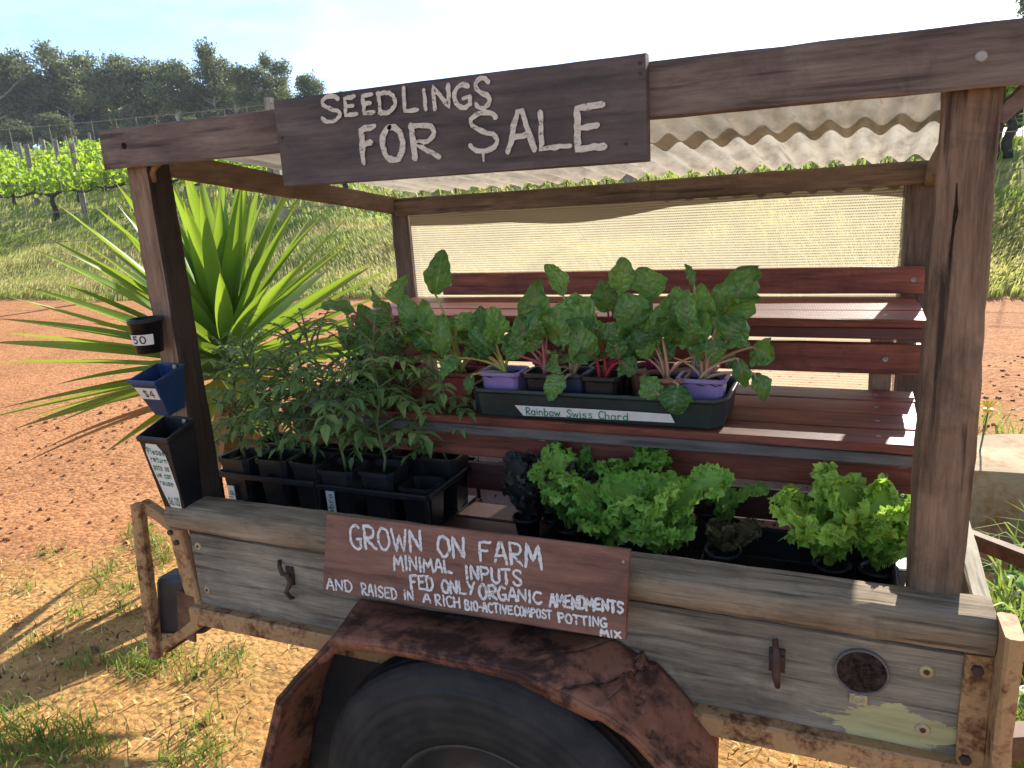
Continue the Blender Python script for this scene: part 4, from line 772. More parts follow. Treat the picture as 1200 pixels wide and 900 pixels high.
def chard_plant(seed, px, y, potw, potd, potmat, stalkmat, leafmat_, leaves, lab, zf=Z6, zbase=.478, zrim=.592, group='rainbow chard seedlings in the crate', ang=0):
    rr = random.Random(seed); d = CF + CR * (px[0] - 600) / FPX - CU * (px[1] - 450) / FPX; c = CAM + d * (y - CAM[1]) / d[1]; cx = c[0]
    t = thing('chard_seedling', lab, 'seedling', (cx, y, zbase), group)
    mb = MB(); sq_pot(mb, cx, y, zbase, zrim, potw, potw * .8, .003, .010, potd * .86, potd * .66); pt = part('pot', mb, potmat, t, False, .002); mb = MB(); soil(mb, cx, y, zrim - .014, potw * .9, potd * .9); part('soil', mb, 'soil', pt, True)
    ms, ml = MB(), MB()
    for b, tp, W, yb, yt, nn in leaves:
        Bq, Tq = zf(b, yb), zf(tp, yt); A = np.array([cx + rr.uniform(-.012, .012), y + rr.uniform(-.012, .012), zrim - .016]); stalk(ms, A, Bq, rr)
        dirv = (Tq - Bq); stalk(ms, Bq - dirv * .02, Bq + dirv * .25, rr, .0028, .0016, 0)
        base_n = np.array([.25, -1.0, .35]) if nn is None else np.array(nn, float); base_n = base_n + np.array([rr.uniform(-.45, .45), rr.uniform(-.2, .2), rr.uniform(-.25, .35)])
        ribbon_leaf(ml, Bq, Tq, W * rr.uniform(.62, .92), base_n, rr, rr.uniform(.04, .14), .05, 22, 14, None, rr.uniform(-.1, .35), tipdroop=rr.uniform(0, .35))
    for k in range(5):
        az = rr.uniform(0, 6.28); el = rr.uniform(.5, 1.3); ln = rr.uniform(.07, .13); A = np.array([cx, y, zrim - .016]); h = np.array([math.cos(az) * math.cos(el), math.sin(az) * math.cos(el) * .6, math.sin(el)]); Bq = A + h * ln; Tq = Bq + (h + np.array([rr.uniform(-.5, .5), rr.uniform(-.4, .2), rr.uniform(-.7, .3)])) * rr.uniform(.06, .10); stalk(ms, A, Bq, rr, .0042, .0022)
        ribbon_leaf(ml, Bq, Tq, rr.uniform(.045, .075), (math.cos(az) * .3, -.8, .7), rr, rr.uniform(.05, .15), .06, tipdroop=rr.uniform(0, .25))
    part('stalks', ms, stalkmat, t, True); part('leaves', ml, leafmat_, t, True); return t
chard_plant(1, (591, 440), .455, .112, .10, 'purple', 'stalk_yellow', 'chard', [((175, 352), (160, 228), .105, .45, .43, None), ((150, 330), (120, 225), .08, .47, .48, None), ((55, 398), (-15, 462), .065, .42, .38, (.2, -.6, .8)), ((95, 455), (75, 520), .045, .39, .37, None)], 'chard seedling with yellow green stalks in the lilac pot at the crate left end')
chard_plant(2, (640, 440), .455, .10, .10, 'black', 'stalk_pink', 'chard_pink', [((310, 372), (245, 262), .105, .45, .43, None), ((330, 310), (300, 140), .125, .48, .47, None), ((262, 395), (205, 330), .085, .43, .42, (-.3, -1, .6)), ((345, 330), (430, 240), .10, .46, .44, None)], 'chard seedling with pale pink stalks in a black pot, second in the crate front row')
chard_plant(3, (672, 438), .47, .09, .10, 'navy', 'stalk_peach', 'chard', [((400, 188), (342, 82), .082, .50, .50, (.6, -.8, .2)), ((500, 285), (365, 215), .135, .46, .43, (.1, -.7, .9)), ((408, 462), (338, 535), .075, .395, .38, (.1, -.8, .5)), ((500, 345), (425, 265), .085, .44, .41, None)], 'chard seedling in a navy pot with one leaf hanging over the crate front')
chard_plant(4, (707, 446), .448, .095, .10, 'black', 'stalk_red', 'chard_pink', [((508, 395), (430, 290), .11, .42, .40, (-.2, -1, .3)), ((592, 412), (640, 452), .07, .40, .39, (.3, -.8, .6)), ((590, 398), (566, 322), .085, .42, .42, None), ((520, 310), (590, 330), .07, .43, .41, None)], 'red stalked chard seedling in a black pot at the middle of the crate front')
chard_plant(5, (716, 415), .56, .10, .10, 'black', 'stalk_red', 'chard_pink', [((550, 245), (538, 138), .095, .56, .56, None), ((575, 178), (603, 60), .115, .58, .57, None), ((610, 220), (560, 190), .06, .54, .53, None)], 'upright red stalked chard seedling behind the crate middle')
chard_plant(6, (765, 420), .55, .11, .11, 'terracotta', 'stalk_magenta', 'chard', [((655, 310), (598, 185), .125, .51, .49, None), ((695, 205), (672, 92), .13, .57, .57, (.5, -1, .1)), ((735, 305), (775, 185), .125, .53, .51, None), ((690, 395), (665, 338), .065, .45, .43, None), ((640, 260), (690, 200), .09, .54, .52, None)], 'magenta stalked chard seedling in a terracotta pot behind the crate front row')
chard_plant(7, (815, 414), .57, .105, .10, 'terracotta', 'stalk_cream', 'chard', [((840, 310), (862, 150), .12, .53, .52, None), ((838, 160), (818, 82), .055, .57, .57, (.8, -.5, .2)), ((800, 265), (775, 160), .11, .55, .55, None), ((880, 270), (905, 175), .08, .56, .56, None)], 'pale stalked chard seedling in the back right of the crate')
chard_plant(8, (824, 450), .468, .112, .10, 'purple', 'stalk_peach', 'chard_pink', [((942, 350), (1000, 268), .14, .44, .44, (.35, -1, .3)), ((935, 262), (1045, 95), .125, .48, .47, (.4, -1, .2)), ((930, 262), (1050, 185), .10, .47, .45, (.2, -.6, .8)), ((1035, 362), (1104, 405), .085, .47, .46, (.2, -.9, .3)), ((1040, 450), (1082, 540), .055, .45, .44, None), ((985, 400), (1005, 500), .05, .44, .43, None), ((900, 330), (910, 420), .06, .42, .41, None)], 'orange stalked chard seedling in the lilac pot at the crate right end')
chard_plant(9, (780, 441), .462, .105, .11, 'terracotta', 'stalk_peach', 'chard', [((785, 488), (772, 588), .11, .392, .37, (.2, -1, .3)), ((722, 525), (664, 462), .075, .388, .385, (-.3, -.9, .4)), ((730, 330), (760, 260), .08, .46, .45, None)], 'chard seedling in a terracotta pot with big leaves drooping over the tape label')

# back left group on the middle shelf
GB = 'chard seedlings in maroon pots behind the tomatoes'
chard_plant(21, (540, 432), .52, .11, .11, 'maroon', 'stalk_yellow', 'chard', [((800, 185), (822, 40), .092, .52, .52, (.2, -1, .1)), ((730, 292), (700, 190), .095, .50, .49, None), ((800, 310), (760, 200), .09, .52, .52, None), ((822, 392), (815, 262), .085, .46, .44, None), ((870, 262), (962, 292), .085, .48, .46, None)], 'tall chard seedling in a maroon pot with one big rounded upright leaf', Z5, .474, .57, GB)
chard_plant(22, (472, 432), .54, .11, .11, 'maroon', 'stalk_red', 'chard_pink', [((642, 235), (572, 165), .085, .54, .53, None), ((690, 230), (690, 125), .095, .55, .55, None), ((530, 245), (395, 222), .075, .52, .48, (.1, -.6, .9)), ((660, 385), (648, 308), .09, .49, .47, None), ((690, 300), (770, 250), .09, .52, .5, None), ((590, 300), (540, 220), .085, .54, .53, None)], 'chard seedling in a maroon pot, leftmost behind the tomatoes', Z5, .474, .57, GB)
chard_plant(23, (562, 425), .60, .10, .10, 'maroon', 'stalk_red', 'chard_pink', [((905, 345), (905, 275), .07, .58, .57, None), ((880, 350), (850, 290), .085, .58, .57, None), ((940, 330), (1000, 240), .09, .58, .57, None), ((790, 380), (740, 320), .09, .57, .56, None)], 'red stalked chard seedling in a maroon pot just left of the crate', Z5, .474, .57, GB)
chard_plant(24, (430, 436), .62, .10, .10, 'black', 'stalk_cream', 'chard', [((560, 330), (500, 250), .09, .6, .58, None), ((600, 300), (640, 215), .09, .62, .62, None), ((540, 360), (480, 330), .08, .58, .56, None), ((620, 370), (590, 300), .08, .58, .57, None)], 'chard seedling in a black pot at the back behind the tomatoes', Z5, .474, .57, GB)
for nm_, px_, mat_, lab in (('empty_pot', (650, 405), 'terracotta', 'terracotta pot at the back of the middle shelf'), ('empty_pot', (690, 408), 'black', 'black pot at the back of the middle shelf beside a terracotta one')):
    a = at(px_[0], px_[1], .72); t = thing(nm_, lab, 'plant pot', (a[0], .72, .471)); mb = MB(); sq_pot(mb, a[0], .72, .471, .565, .11, .09); part('pot', mb, mat_, t, False, .002)

# ------------------------------------------------------------------ lettuces
def wall_tray(x0, x1, y0, y1, zb, zr, lab):
    t = thing('seedling_tray', lab, 'tray', ((x0 + x1) / 2, (y0 + y1) / 2, zb), 'low black trays of lettuce'); mb = MB()
    sq_pot(mb, (x0 + x1) / 2, (y0 + y1) / 2, zb, zr, x1 - x0, x1 - x0 - .02, .004, .010, y1 - y0, y1 - y0 - .02); part('tray_walls', mb, 'black', t, False, .002)
    mb = MB(); n = 9
    for i in range(n): mb.beam((x0 + .03 + (x1 - x0 - .06) * i / (n - 1), y0 + .02, zb + .009), (x0 + .03 + (x1 - x0 - .06) * i / (n - 1), y1 - .02, zb + .009), (.005, 0, 0), (0, 0, .006), .001, 0, 2)
    part('ribs', mb, 'black', t); return t
wall_tray(.945, 1.332, .095, .385, .161, .240, 'low black tray crowded with green lettuce behind the farm sign')
wall_tray(1.347, 1.722, .095, .385, .161, .240, 'low black tray by the front right post holding bright lettuce and gaps')
def frill(mb, p, az, el0, el1, Lh, W, rr, val, nseg=18):
    "leaf with a narrow blade and a curled, fringed margin built of many small toothed frills"
    q = np.array(p, float); h = np.array([math.cos(az), math.sin(az), 0]); up = np.array([0, 0, 1.0]); s0 = np.array([-math.sin(az), math.cos(az), 0]); tw = rr.uniform(-.8, .8); ph = rr.uniform(0, 6.28); rows = []; fr_ = []
    for i in range(nseg + 1):
        t_ = i / nseg; el = el0 + (el1 - el0) * t_ ** 1.3; d = h * math.cos(el) + up * math.sin(el); n0 = -h * math.sin(el) + up * math.cos(el); a = tw * t_; s_ = s0 * math.cos(a) + n0 * math.sin(a); n_ = n0 * math.cos(a) - s0 * math.sin(a); q = q + d * Lh / nseg
        env = .07 + .60 * min(1, max(0, (t_ - .15) / .5)); env *= 1 + .35 * math.sin(t_ * 26 + ph); env *= 1 - .75 * max(0, (t_ - .75) / .25) ** 2
        rows.append([q + s_ * u * env * W * .5 + n_ * (.25 * abs(u) * env * W * .5 + .05 * W * math.sin(t_ * 16 + ph + u * 2) * abs(u)) for u in (-1, -.5, 0, .5, 1)])
        if t_ > .22: fr_.append((t_, rows[-1][0], rows[-1][4], s_, n_, d))
    mb.grid(rows, val)
    for t_, L_, R_, s_, n_, d in fr_:
        for P_, sg in ((L_, -1), (R_, 1)):
            for rep_ in range(4):
                dr = s_ * sg * rr.uniform(.5, 1.0) + d * (rr.uniform(-.2, .7) + (t_ > .85) * .8) + n_ * rr.uniform(-.55, .85); dr /= np.linalg.norm(dr); l_ = W * rr.uniform(.11, .22) * (.6 + .5 * min(1, t_ * 1.5)); sd_ = np.cross(dr, n_ + s_ * rr.uniform(-.5, .5)); sd_ /= (np.linalg.norm(sd_) + 1e-9); nn = np.cross(sd_, dr); base = P_ - s_ * sg * W * .04 + d * rr.uniform(-.5, .5) * Lh / nseg
                vs = [base - sd_ * l_ * .22, base + sd_ * l_ * .22]; cu = rr.uniform(.2, .6) * rr.choice((-1, 1)); m_ = 7
                for k in range(m_): b_ = (k / (m_ - 1) - .5) * 2.0; r_ = l_ * .62; vs.append(base + dr * r_ * math.cos(b_) + sd_ * r_ * math.sin(b_) * 1.05 + nn * l_ * .16 * math.sin(k * 2.2 + ph))
                for k in range(m_): b_ = (k / (m_ - 1) - .5) * 2.3; r_ = l_ * (1.0 if k % 2 == 0 else .80) * rr.uniform(.9, 1.1); vs.append(base + dr * r_ * math.cos(b_) + sd_ * r_ * math.sin(b_) * 1.1 + nn * l_ * (cu + .28 * math.sin(k * 2.2 + ph)))
                fs = [(0, 1, 2 + m_ - 1)] + [(0, 2 + k + 1, 2 + k) for k in range(m_ - 1)] + [(2 + k, 2 + k + 1, 2 + m_ + k + 1, 2 + m_ + k) for k in range(m_ - 1)]
                mb.add(vs, fs, min(1, max(0, val + rr.uniform(-.25, .35))), [(.2, t_)] * len(vs))
def lettuce_obj(seed, x, y, z, n, Lh, W, mat, lab, group, pot=True, zr=.225, el=(1.25, -.2), name='lettuce_seedling', potw=.075, potmat='black'):
    rr = random.Random(seed); t = thing(name, lab, 'lettuce', (x, y, .164), group)
    mb = MB(); mb.lathe([(.001, .169), (potw * .38, .168), (potw * .48, zr - .008), (potw * .54, zr - .008), (potw * .54, zr), (potw * .46, zr), (potw * .42, zr - .012)], (x, y, 0), 'Z', 20); pt = part('pot', mb, potmat, t, True)
    mb = MB(); mb.lathe([(.0005, zr - .010), (potw * .43, zr - .012)], (x, y, 0), 'Z', 12); part('soil', mb, 'soil', pt)
    ml = MB()
    for i in range(n):
        inner = i / n; frill(ml, (x + rr.uniform(-.01, .01), y + rr.uniform(-.01, .01), zr - .012), i * 2.4 + rr.uniform(-.4, .4), el[0] + rr.uniform(-.15, .15) + (.2 if inner > .6 else 0), el[1] + inner * .9 + rr.uniform(-.5, .5), Lh * rr.uniform(.62, 1.25) * (1 - .22 * inner), W * rr.uniform(.8, 1.15), rr, rr.random())
    part('leaves', ml, mat, t, True); return t
GL = 'frilly lettuces in low trays'
def atz(px, py, z): d = CF + CR * (px - 600) / FPX - CU * (py - 450) / FPX; return CAM + d * (z - CAM[2]) / d[2]
let_ = [
 (1, 668, 612, 9, .165, .105, 'lettuce', 'green frilly lettuce at the left end of the middle tray, next to the bronze ones'),
 (2, 708, 590, 10, .19, .11, 'lettuce', 'tall green frilly lettuce at the back of the middle tray'),
 (3, 765, 588, 10, .185, .11, 'lettuce', 'green frilly lettuce at the back right of the middle tray'),
 (4, 715, 640, 9, .165, .11, 'lettuce', 'green frilly lettuce just above the farm sign corner'),
 (5, 772, 648, 10, .175, .12, 'lettuce', 'lettuce spilling over the rail beside the farm sign'),
 (6, 1012, 612, 10, .18, .12, 'lettuce_blue', 'blue green curly lettuce at the back against the front right post'),
 (7, 975, 655, 11, .165, .125, 'lettuce_bright', 'bright yellow green lettuce nearest the rail at the right'),
 (8, 1030, 660, 10, .16, .115, 'lettuce_bright', 'bright yellow green lettuce touching the front right post'),
]
for s_, px, py, n, Lh, W, mat, lab in let_:
    a = atz(px, py, .235); lettuce_obj(s_, a[0], a[1], 0, int(n * .72), Lh * 1.2, W * .92, mat, lab, GL, el=(1.35, .05))
a = atz(830, 592, .235); lettuce_obj(31, a[0], a[1], 0, 4, .14, .055, 'lettuce', 'sparse young green lettuce behind the small tube pot', GL)
a = atz(852, 605, .235); lettuce_obj(32, a[0], a[1] - .02, 0, 3, .15, .055, 'lettuce', 'thin lettuce with long leaf reaching right above the tube pot', GL, el=(1.3, .1))
a = atz(847, 645, .245); lettuce_obj(33, a[0], a[1], 0, 6, .075, .06, 'bronze', 'tiny bronze lettuce in a grey tube pot alone in the right tray', GL, zr=.248, potw=.078, potmat='lamp_black', el=(1.0, .3))
for k, (px, py, lab) in enumerate(((618, 600, 'dark bronze mustard seedling left of the green lettuces, front'), (640, 578, 'dark bronze mustard seedling behind the green lettuces'), (655, 600, 'dark bronze mustard seedling pressed against the green lettuces'))):
    a = atz(px, py, .235); lettuce_obj(40 + k, a[0], a[1], 0, 10, .15, .075, 'lettuce_dark', lab, 'dark bronze mustard seedlings', el=(1.3, .3))

# ================================================================== yucca
YX, YY, YK = -1.335, 1.6, .83
YU = thing('yucca', 'spiky yellow green yucca with sword leaves growing beside the red track', 'yucca plant', (YX, YY, ZG))
mb = MB(); mb.tube([(YX, YY, ZG - .05), (YX + .03, YY, -.45), (YX - .01, YY, -.04), (YX, YY, .26), (YX - .02, YY, .44)], [.14, .11, .10, .085, .05], 14); part('trunk', mb, 'yucca_trunk', YU, True)
def sword(mb, p, az, el, Lh, W, droop, rr, val, nseg=10):
    h = np.array([math.cos(az), math.sin(az), 0]); s_ = np.array([-math.sin(az), math.cos(az), 0]); q = np.array(p, float); rows = []; e = el; tw = rr.uniform(-.5, .5)
    for i in range(nseg + 1):
        t_ = i / nseg; w_ = W * (.62 + .38 * math.sin(min(1, t_ * 2.2) * math.pi / 2)) * (1 - max(0, (t_ - .45) / .55) ** 1.5) + .002
        d = h * math.cos(e) + np.array([0, 0, math.sin(e)]); n_ = -h * math.sin(e) + np.array([0, 0, math.cos(e)]); a = tw * t_; ss = s_ * math.cos(a) + n_ * math.sin(a); nn = n_ * math.cos(a) - s_ * math.sin(a)
        rows.append([q - ss * w_ / 2 + nn * w_ * .22, q - ss * w_ * .22 + nn * w_ * .03, q, q + ss * w_ * .22 + nn * w_ * .03, q + ss * w_ / 2 + nn * w_ * .22]); q = q + d * Lh / nseg; e -= droop / nseg * (.4 + 1.2 * t_)
    mb.grid(rows, val)
rr = random.Random(5); mb = MB(); nl = 122
for i in range(nl):
    f = i / nl; el = -.14 + 1.58 * f ** 1.2 + rr.uniform(-.12, .12); az = i * 2.39996 + rr.uniform(-.2, .2); r_ = .07 * (1 - f * .6); zz = .20 + .27 * f
    sword(mb, (YX + r_ * math.cos(az), YY + r_ * math.sin(az), zz), az, min(el, 1.45), YK * rr.uniform(1.0, 1.36) * (1 - .25 * f ** 3), YK * rr.uniform(.088, .122), rr.uniform(.0, .22) if el > .3 else rr.uniform(.0, .18), rr, rr.random())
part('leaves', mb, 'yucca', YU, True)
mb = MB()
for i in range(16): az = rr.uniform(0, 6.28); sword(mb, (YX + .08 * math.cos(az), YY + .08 * math.sin(az), rr.uniform(-.05, .2)), az, rr.uniform(-1.35, -.75), rr.uniform(.45, .75), .07, rr.uniform(.1, .4), rr, rr.random())
for az in (3.55, 3.8): sword(mb, (YX, YY, .16), az, -.2, 1.1, .05, .2, rr, .3)
part('dead_leaves', mb, 'dead', YU, True)

# ================================================================== stone block and weeds at the right
SB = thing('stone_block', 'rough sandstone block lying at the track edge behind the front right post', 'stone', (2.6, 3.0, ZG))
mb = MB(); n = 12
def blk(u, v, w_):
    p = np.array([2.0 + 1.2 * u, 2.72 + .60 * v, ZG - .05 + .46 * w_ + .0 * u]); k = mnoise.noise(Vector(p * 3)) * .045 + mnoise.noise(Vector(p * 11)) * .014
    c = np.array([2.6, 3.0, -.6]); d = p - c; return p + d / np.linalg.norm(d) * k
for F_ in (lambda a, b: blk(a, b, 1), lambda a, b: blk(a, 0, b), lambda a, b: blk(1, a, b), lambda a, b: blk(0, 1 - a, b), lambda a, b: blk(1 - a, 1, b)):
    mb.grid([[F_(i / n, j / n) for i in range(n + 1)] for j in range(n + 1)], .5)
part('block', mb, 'stone', SB, True)

def grass_mesh(name, pts, hmin, hmax, wid, lean, valf, mat, label, cat, seed=1, seg=2):
    "pts: (n,3) roots -> one mesh of bent blades"
    g_ = np.random.default_rng(seed); n = len(pts); H = g_.uniform(hmin, hmax, n); A = g_.uniform(0, 2 * np.pi, n); Ln = g_.uniform(.1, lean, n) * H; Wd = wid * g_.uniform(.6, 1.3, n)
    dx, dy = np.cos(A), np.sin(A); B = g_.uniform(0, 2 * np.pi, n); sx, sy = np.cos(B), np.sin(B); V = np.zeros((n, 2 * seg + 1, 3))
    for k in range(seg):
        t_ = k / seg; w_ = Wd * (1 - .45 * t_) / 2; c = pts + np.stack([dx * Ln * t_ ** 2, dy * Ln * t_ ** 2, H * t_ * (1 - .12 * t_)], 1)
        V[:, 2 * k] = c - np.stack([sx * w_, sy * w_, 0 * w_], 1); V[:, 2 * k + 1] = c + np.stack([sx * w_, sy * w_, 0 * w_], 1)
    V[:, 2 * seg] = pts + np.stack([dx * Ln, dy * Ln, H * (.88 - .3 * Ln / H)], 1)
    m = 2 * seg + 1; base = (np.arange(n) * m)[:, None]; quads = [np.array([2 * k, 2 * k + 1, 2 * k + 3, 2 * k + 2]) for k in range(seg - 1)]; tri = np.array([2 * seg - 2, 2 * seg - 1, 2 * seg])
    idx = np.concatenate([(base + q).ravel().reshape(n, -1) for q in quads] + [base + tri], 1).ravel(); lens = np.tile(np.array([4] * (seg - 1) + [3]), n); starts = np.concatenate([[0], np.cumsum(lens)[:-1]])
    me = bpy.data.meshes.new(name); me.vertices.add(n * m); me.vertices.foreach_set('co', V.ravel()); me.loops.add(len(idx)); me.loops.foreach_set('vertex_index', idx.astype('i'))
    me.polygons.add(len(lens)); me.polygons.foreach_set('loop_start', starts.astype('i')); me.update(calc_edges=True)
    at_ = me.attributes.new('v', 'FLOAT', 'FACE'); at_.data.foreach_set('value', np.repeat(valf(pts, g_).astype('f'), seg)); me.materials.append(M[mat])
    o = bpy.data.objects.new(name, me); COL.objects.link(o); return tag(o, label, cat, None, 'stuff')
def wedge(n, seed, ymin, ymax, axmin, axmax, pw=1.0):
    "random ground points in a fan seen from the trailer front"
    g_ = np.random.default_rng(seed); y = ymin + (ymax - ymin) * g_.random(n) ** pw; s_ = g_.uniform(axmin, axmax, n); x = CAM[0] + s_ * (y - CAM[1]); return np.stack([x, y, np.array([terr(a, b) - .02 for a, b in zip(x, y)])], 1)
def gval(lo_green=.0):
    def f(p, g_):
        st = np.array([mnoise.noise(Vector((a * .35, b * .8, 0))) for a, b in p[:, :2]]); near = np.clip((p[:, 1] - 13.2) / 4.0, 0, 1)
        v = .70 - .30 * near + .5 * st + g_.normal(0, .16, len(p)); low = np.clip((12.4 - p[:, 1]) / 1.2, 0, 1); return np.clip(v - low * .22, 0, 1)
    return f
grass_mesh('verge_grass', wedge(70000, 1, 11.1, 16.5, -1.75, .62), .22, .62, .03, .9, gval(), 'grass', 'long green and straw coloured grass on the bank beyond the red track', 'grass', 1, 3)
grass_mesh('slope_grass', wedge(46000, 2, 16.0, 53, -1.75, .62, 1.25), .25, .6, .07, .9, gval(), 'grass', 'green grass between the vine rows up the slope', 'grass', 2)
# tufts near the trailer
def tufts(spots, per, rad, seed):
    g_ = np.random.default_rng(seed); out = []
    for x, y, k in spots:
        m = int(per * k); q = g_.normal(0, rad, (m, 2)) * math.sqrt(k); out.append(np.stack([x + q[:, 0], y + q[:, 1], np.array([terr(x + a, y + b) - .01 for a, b in q])], 1))
    return np.concatenate(out)
def px_ground(px, py): p = atz(px, py, ZG); return p[0], p[1]
g_ = np.random.default_rng(11); sp_ = []
for px, py, k in ((30, 880, 3.2), (70, 870, 2.2), (10, 850, 2), (110, 880, 1.4), (225, 790, .8), (190, 775, 1.6), (165, 785, 1.2), (150, 775, 1), (235, 850, .7), (60, 650, .5), (130, 670, .8), (175, 640, 1.5), (160, 625, 1), (190, 655, 1.3), (110, 690, .7), (150, 715, .7), (245, 885, 1), (275, 770, .6), (210, 890, .8), (100, 780, .7), (40, 760, .5), (270, 790, .5), (30, 690, .4), (90, 720, .5), (150, 690, .6)):
    x, y = px_ground(px, py); sp_.append((x, y, k))
near_pts = tufts(sp_, 62, .05, 3)
grass_mesh('near_grass', near_pts, .04, .13, .006, 1.1, lambda p, g: np.clip(.25 + g.normal(0, .18, len(p)), 0, 1), 'weed', 'small tufts of green grass on the sand beside the trailer', 'grass', 4, 3)
m = 9000; y = g_.uniform(-1.2, 3.2, m); x = g_.uniform(-4.2, 3.0, m); edge = 2.6 + .72 * x; dens = np.array([mnoise.noise(Vector((a * 1.1, b * 1.1, 5))) for a, b in zip(x, y)]); keep = (y < edge + .5) & (dens + g_.normal(0, .12, m) > .30)
pts_ = np.stack([x[keep], y[keep], np.array([terr(a, b) - .005 for a, b in zip(x[keep], y[keep])])], 1)
grass_mesh('ground_cover', pts_, .02, .07, .012, 1.6, lambda p, g: np.clip(.35 + g.normal(0, .25, len(p)), 0, 1), 'weed', 'low patchy ground cover over the sand', 'ground cover', 5)
m = 5200; y = g_.uniform(-1.2, 2.6, m); x = g_.uniform(-3.6, 2.6, m); keep = y < 2.5 + .72 * x + .6; x, y = x[keep], y[keep]
pts_ = np.stack([x, y, np.array([terr(a, b) + .002 for a, b in zip(x, y)])], 1)
grass_mesh('leaf_litter', pts_, .012, .05, .010, 2.6, lambda p, g: np.clip(.85 + g.normal(0, .15, len(p)), 0, 1), 'grass', 'dry straw and leaf litter scattered on the sand', 'leaf litter', 6)
sp_ = []
for k in range(46): sp_.append((g_.uniform(1.95, 3.4), g_.uniform(.75, 2.66), g_.uniform(.5, 1.3)))
grass_mesh('tall_weeds', tufts(sp_, 46, .06, 7), .16, .55, .013, .9, lambda p, g: np.clip(.35 + g.normal(0, .25, len(p)), 0, 1), 'weed', 'tall green weeds between the trailer front and the stone block', 'weeds', 7, 4)
sp_ = [(g_.uniform(2.05, 3.6), g_.uniform(3.25, 4.9), g_.uniform(.4, 1)) for k in range(30)]
grass_mesh('track_edge_grass', tufts(sp_, 60, .10, 8), .08, .34, .011, .9, lambda p, g: np.clip(.5 + g.normal(0, .2, len(p)), 0, 1), 'weed', 'thin grass along the track edge behind the stone block', 'grass', 8, 3)
m = 6000; y = g_.uniform(-1.0, 2.4, m); x = g_.uniform(-3.4, 2.4, m); dn = np.array([mnoise.noise(Vector((a * 2.2, b * 2.2, 11))) for a, b in zip(x, y)]); keep = (y < 2.6 + .72 * x + .4) & (dn > .05); x, y = x[keep], y[keep]
grass_mesh('twig_litter', np.stack([x, y, np.array([terr(a, b) + .003 for a, b in zip(x, y)])], 1), .008, .035, .008, 3.0, lambda p, g: np.clip(.2 + g.normal(0, .25, len(p)), 0, 1), 'litter', 'dark twigs and rotted leaf crumbs on the sand', 'leaf litter', 16)
# loose stones and gravel
mb = MB()
for k in range(2600):
    x = g_.uniform(-5.5, 3.2); y = g_.uniform(-.8, 7.5); on = y > 2.9 + .72 * x
    if not on and g_.random() > .22: continue
    s_ = g_.uniform(.008, .022) * (1.25 if y > 3 else 1); z = terr(x, y); a = g_.uniform(0, 6.28); P = [np.array([math.cos(a + q * 1.257) * s_ * g_.uniform(.7, 1.2), math.sin(a + q * 1.257) * s_ * g_.uniform(.6, 1.1), -.003]) for q in range(5)]
    o_ = np.array([x, y, z]); mb.add([o_ + p for p in P] + [o_ + p * .6 + np.array([0, 0, s_ * g_.uniform(.5, .9)]) for p in P], [(q, (q + 1) % 5, 5 + (q + 1) % 5, 5 + q) for q in range(5)] + [(5, 6, 7, 8, 9)])
tag(part('loose_gravel', mb, 'gravel'), 'loose red and brown gravel stones on the track', 'gravel', None, 'stuff')
# broad weed leaves
W_ = thing('broadleaf_weed', 'dark green broad leaved weed beside the trailer end board', 'weed', (2.25, 1.5, ZG)); mb = MB(); rr = random.Random(9)
for i in range(60):
    b = np.array([rr.uniform(1.98, 2.7), rr.uniform(1.0, 2.2), ZG + rr.uniform(.05, .28)]); az = rr.uniform(0, 6.28); ribbon_leaf(mb, b, b + np.array([math.cos(az) * .1, math.sin(az) * .1, rr.uniform(-.02, .06)]), .07, (0, 0, 1), rr, .1, .03, 6, 4)
part('leaves', mb, 'chard', W_, True)
a = at(1078, 519, 3.0) if False else at(1158, 482, 3.0)
FW = thing('yellow_flower', 'single yellow wildflower on a thin stem above the stone block', 'flower', (a[0], 3.0, ZG)); mb = MB(); mb.tube([(a[0] - .06, 3.05, ZG), (a[0] - .02, 3.02, a[2] - .25), (a[0], 3.0, a[2])], .005, 5); part('stem', mb, 'stem', FW, True)
mb = MB()
for k in range(12): az = k * .5236; mb.grid([[a + np.array([math.cos(az - .2) * r_, math.sin(az - .2) * r_, .01 + r_ * .9]), a + np.array([math.cos(az + .2) * r_, math.sin(az + .2) * r_, .01 + r_ * .9])] for r_ in (.006, .04)], .5)
mb.disc(a, .024, (0, 0, 1), .015, 10); part('flower_head', mb, 'flower', FW)

# ================================================================== fence on the bank
FE = thing('wire_fence', 'tall grey wooden post and netting fence along the top of the bank', 'fence', (-13.04, 16.46, terr(-13.04, 16.46)))
posts = [(-24.5, 12.9, 4.2), (-13.04, 16.46, 3.6), (-3.2, 16.6, 3.4), (9.5, 16.4, 3.4)]
tops = []
for x, y, h_ in posts:
    mb = MB(); z = terr(x, y); lean = rnd.uniform(-.05, .05) if x != -13.04 else 0; mb.beam((x, y, z - .3), (x + lean, y, z + h_), (.21, 0, 0), (0, .21, 0), .05, .01, 10); part('post', mb, 'fence_post', FE); tops.append(np.array([x, y, z + h_]))
mb = MB()
for a, b in zip(tops[:-1], tops[1:]):
    hA = a[2] - terr(a[0], a[1]); m = 16
    for fr_ in (.955, .78, .6, .4, .2): mb.tube([a + (b - a) * k / m - np.array([0, 0, hA * (1 - fr_) + .04 * math.sin(math.pi * k / m)]) + np.array([0, -.1, 0]) for k in range(m + 1)], .010, 4, .5)
    nn = int(np.linalg.norm(b - a) / .62)
    for k in range(1, nn):
        p = a + (b - a) * k / nn; j = rnd.uniform(-.09, .09); mb.tube([p + np.array([j, -.1, -hA * .045]), p + np.array([0, -.1, -hA * .78])], .009, 4, .5)
part('netting', mb, 'wire', FE)

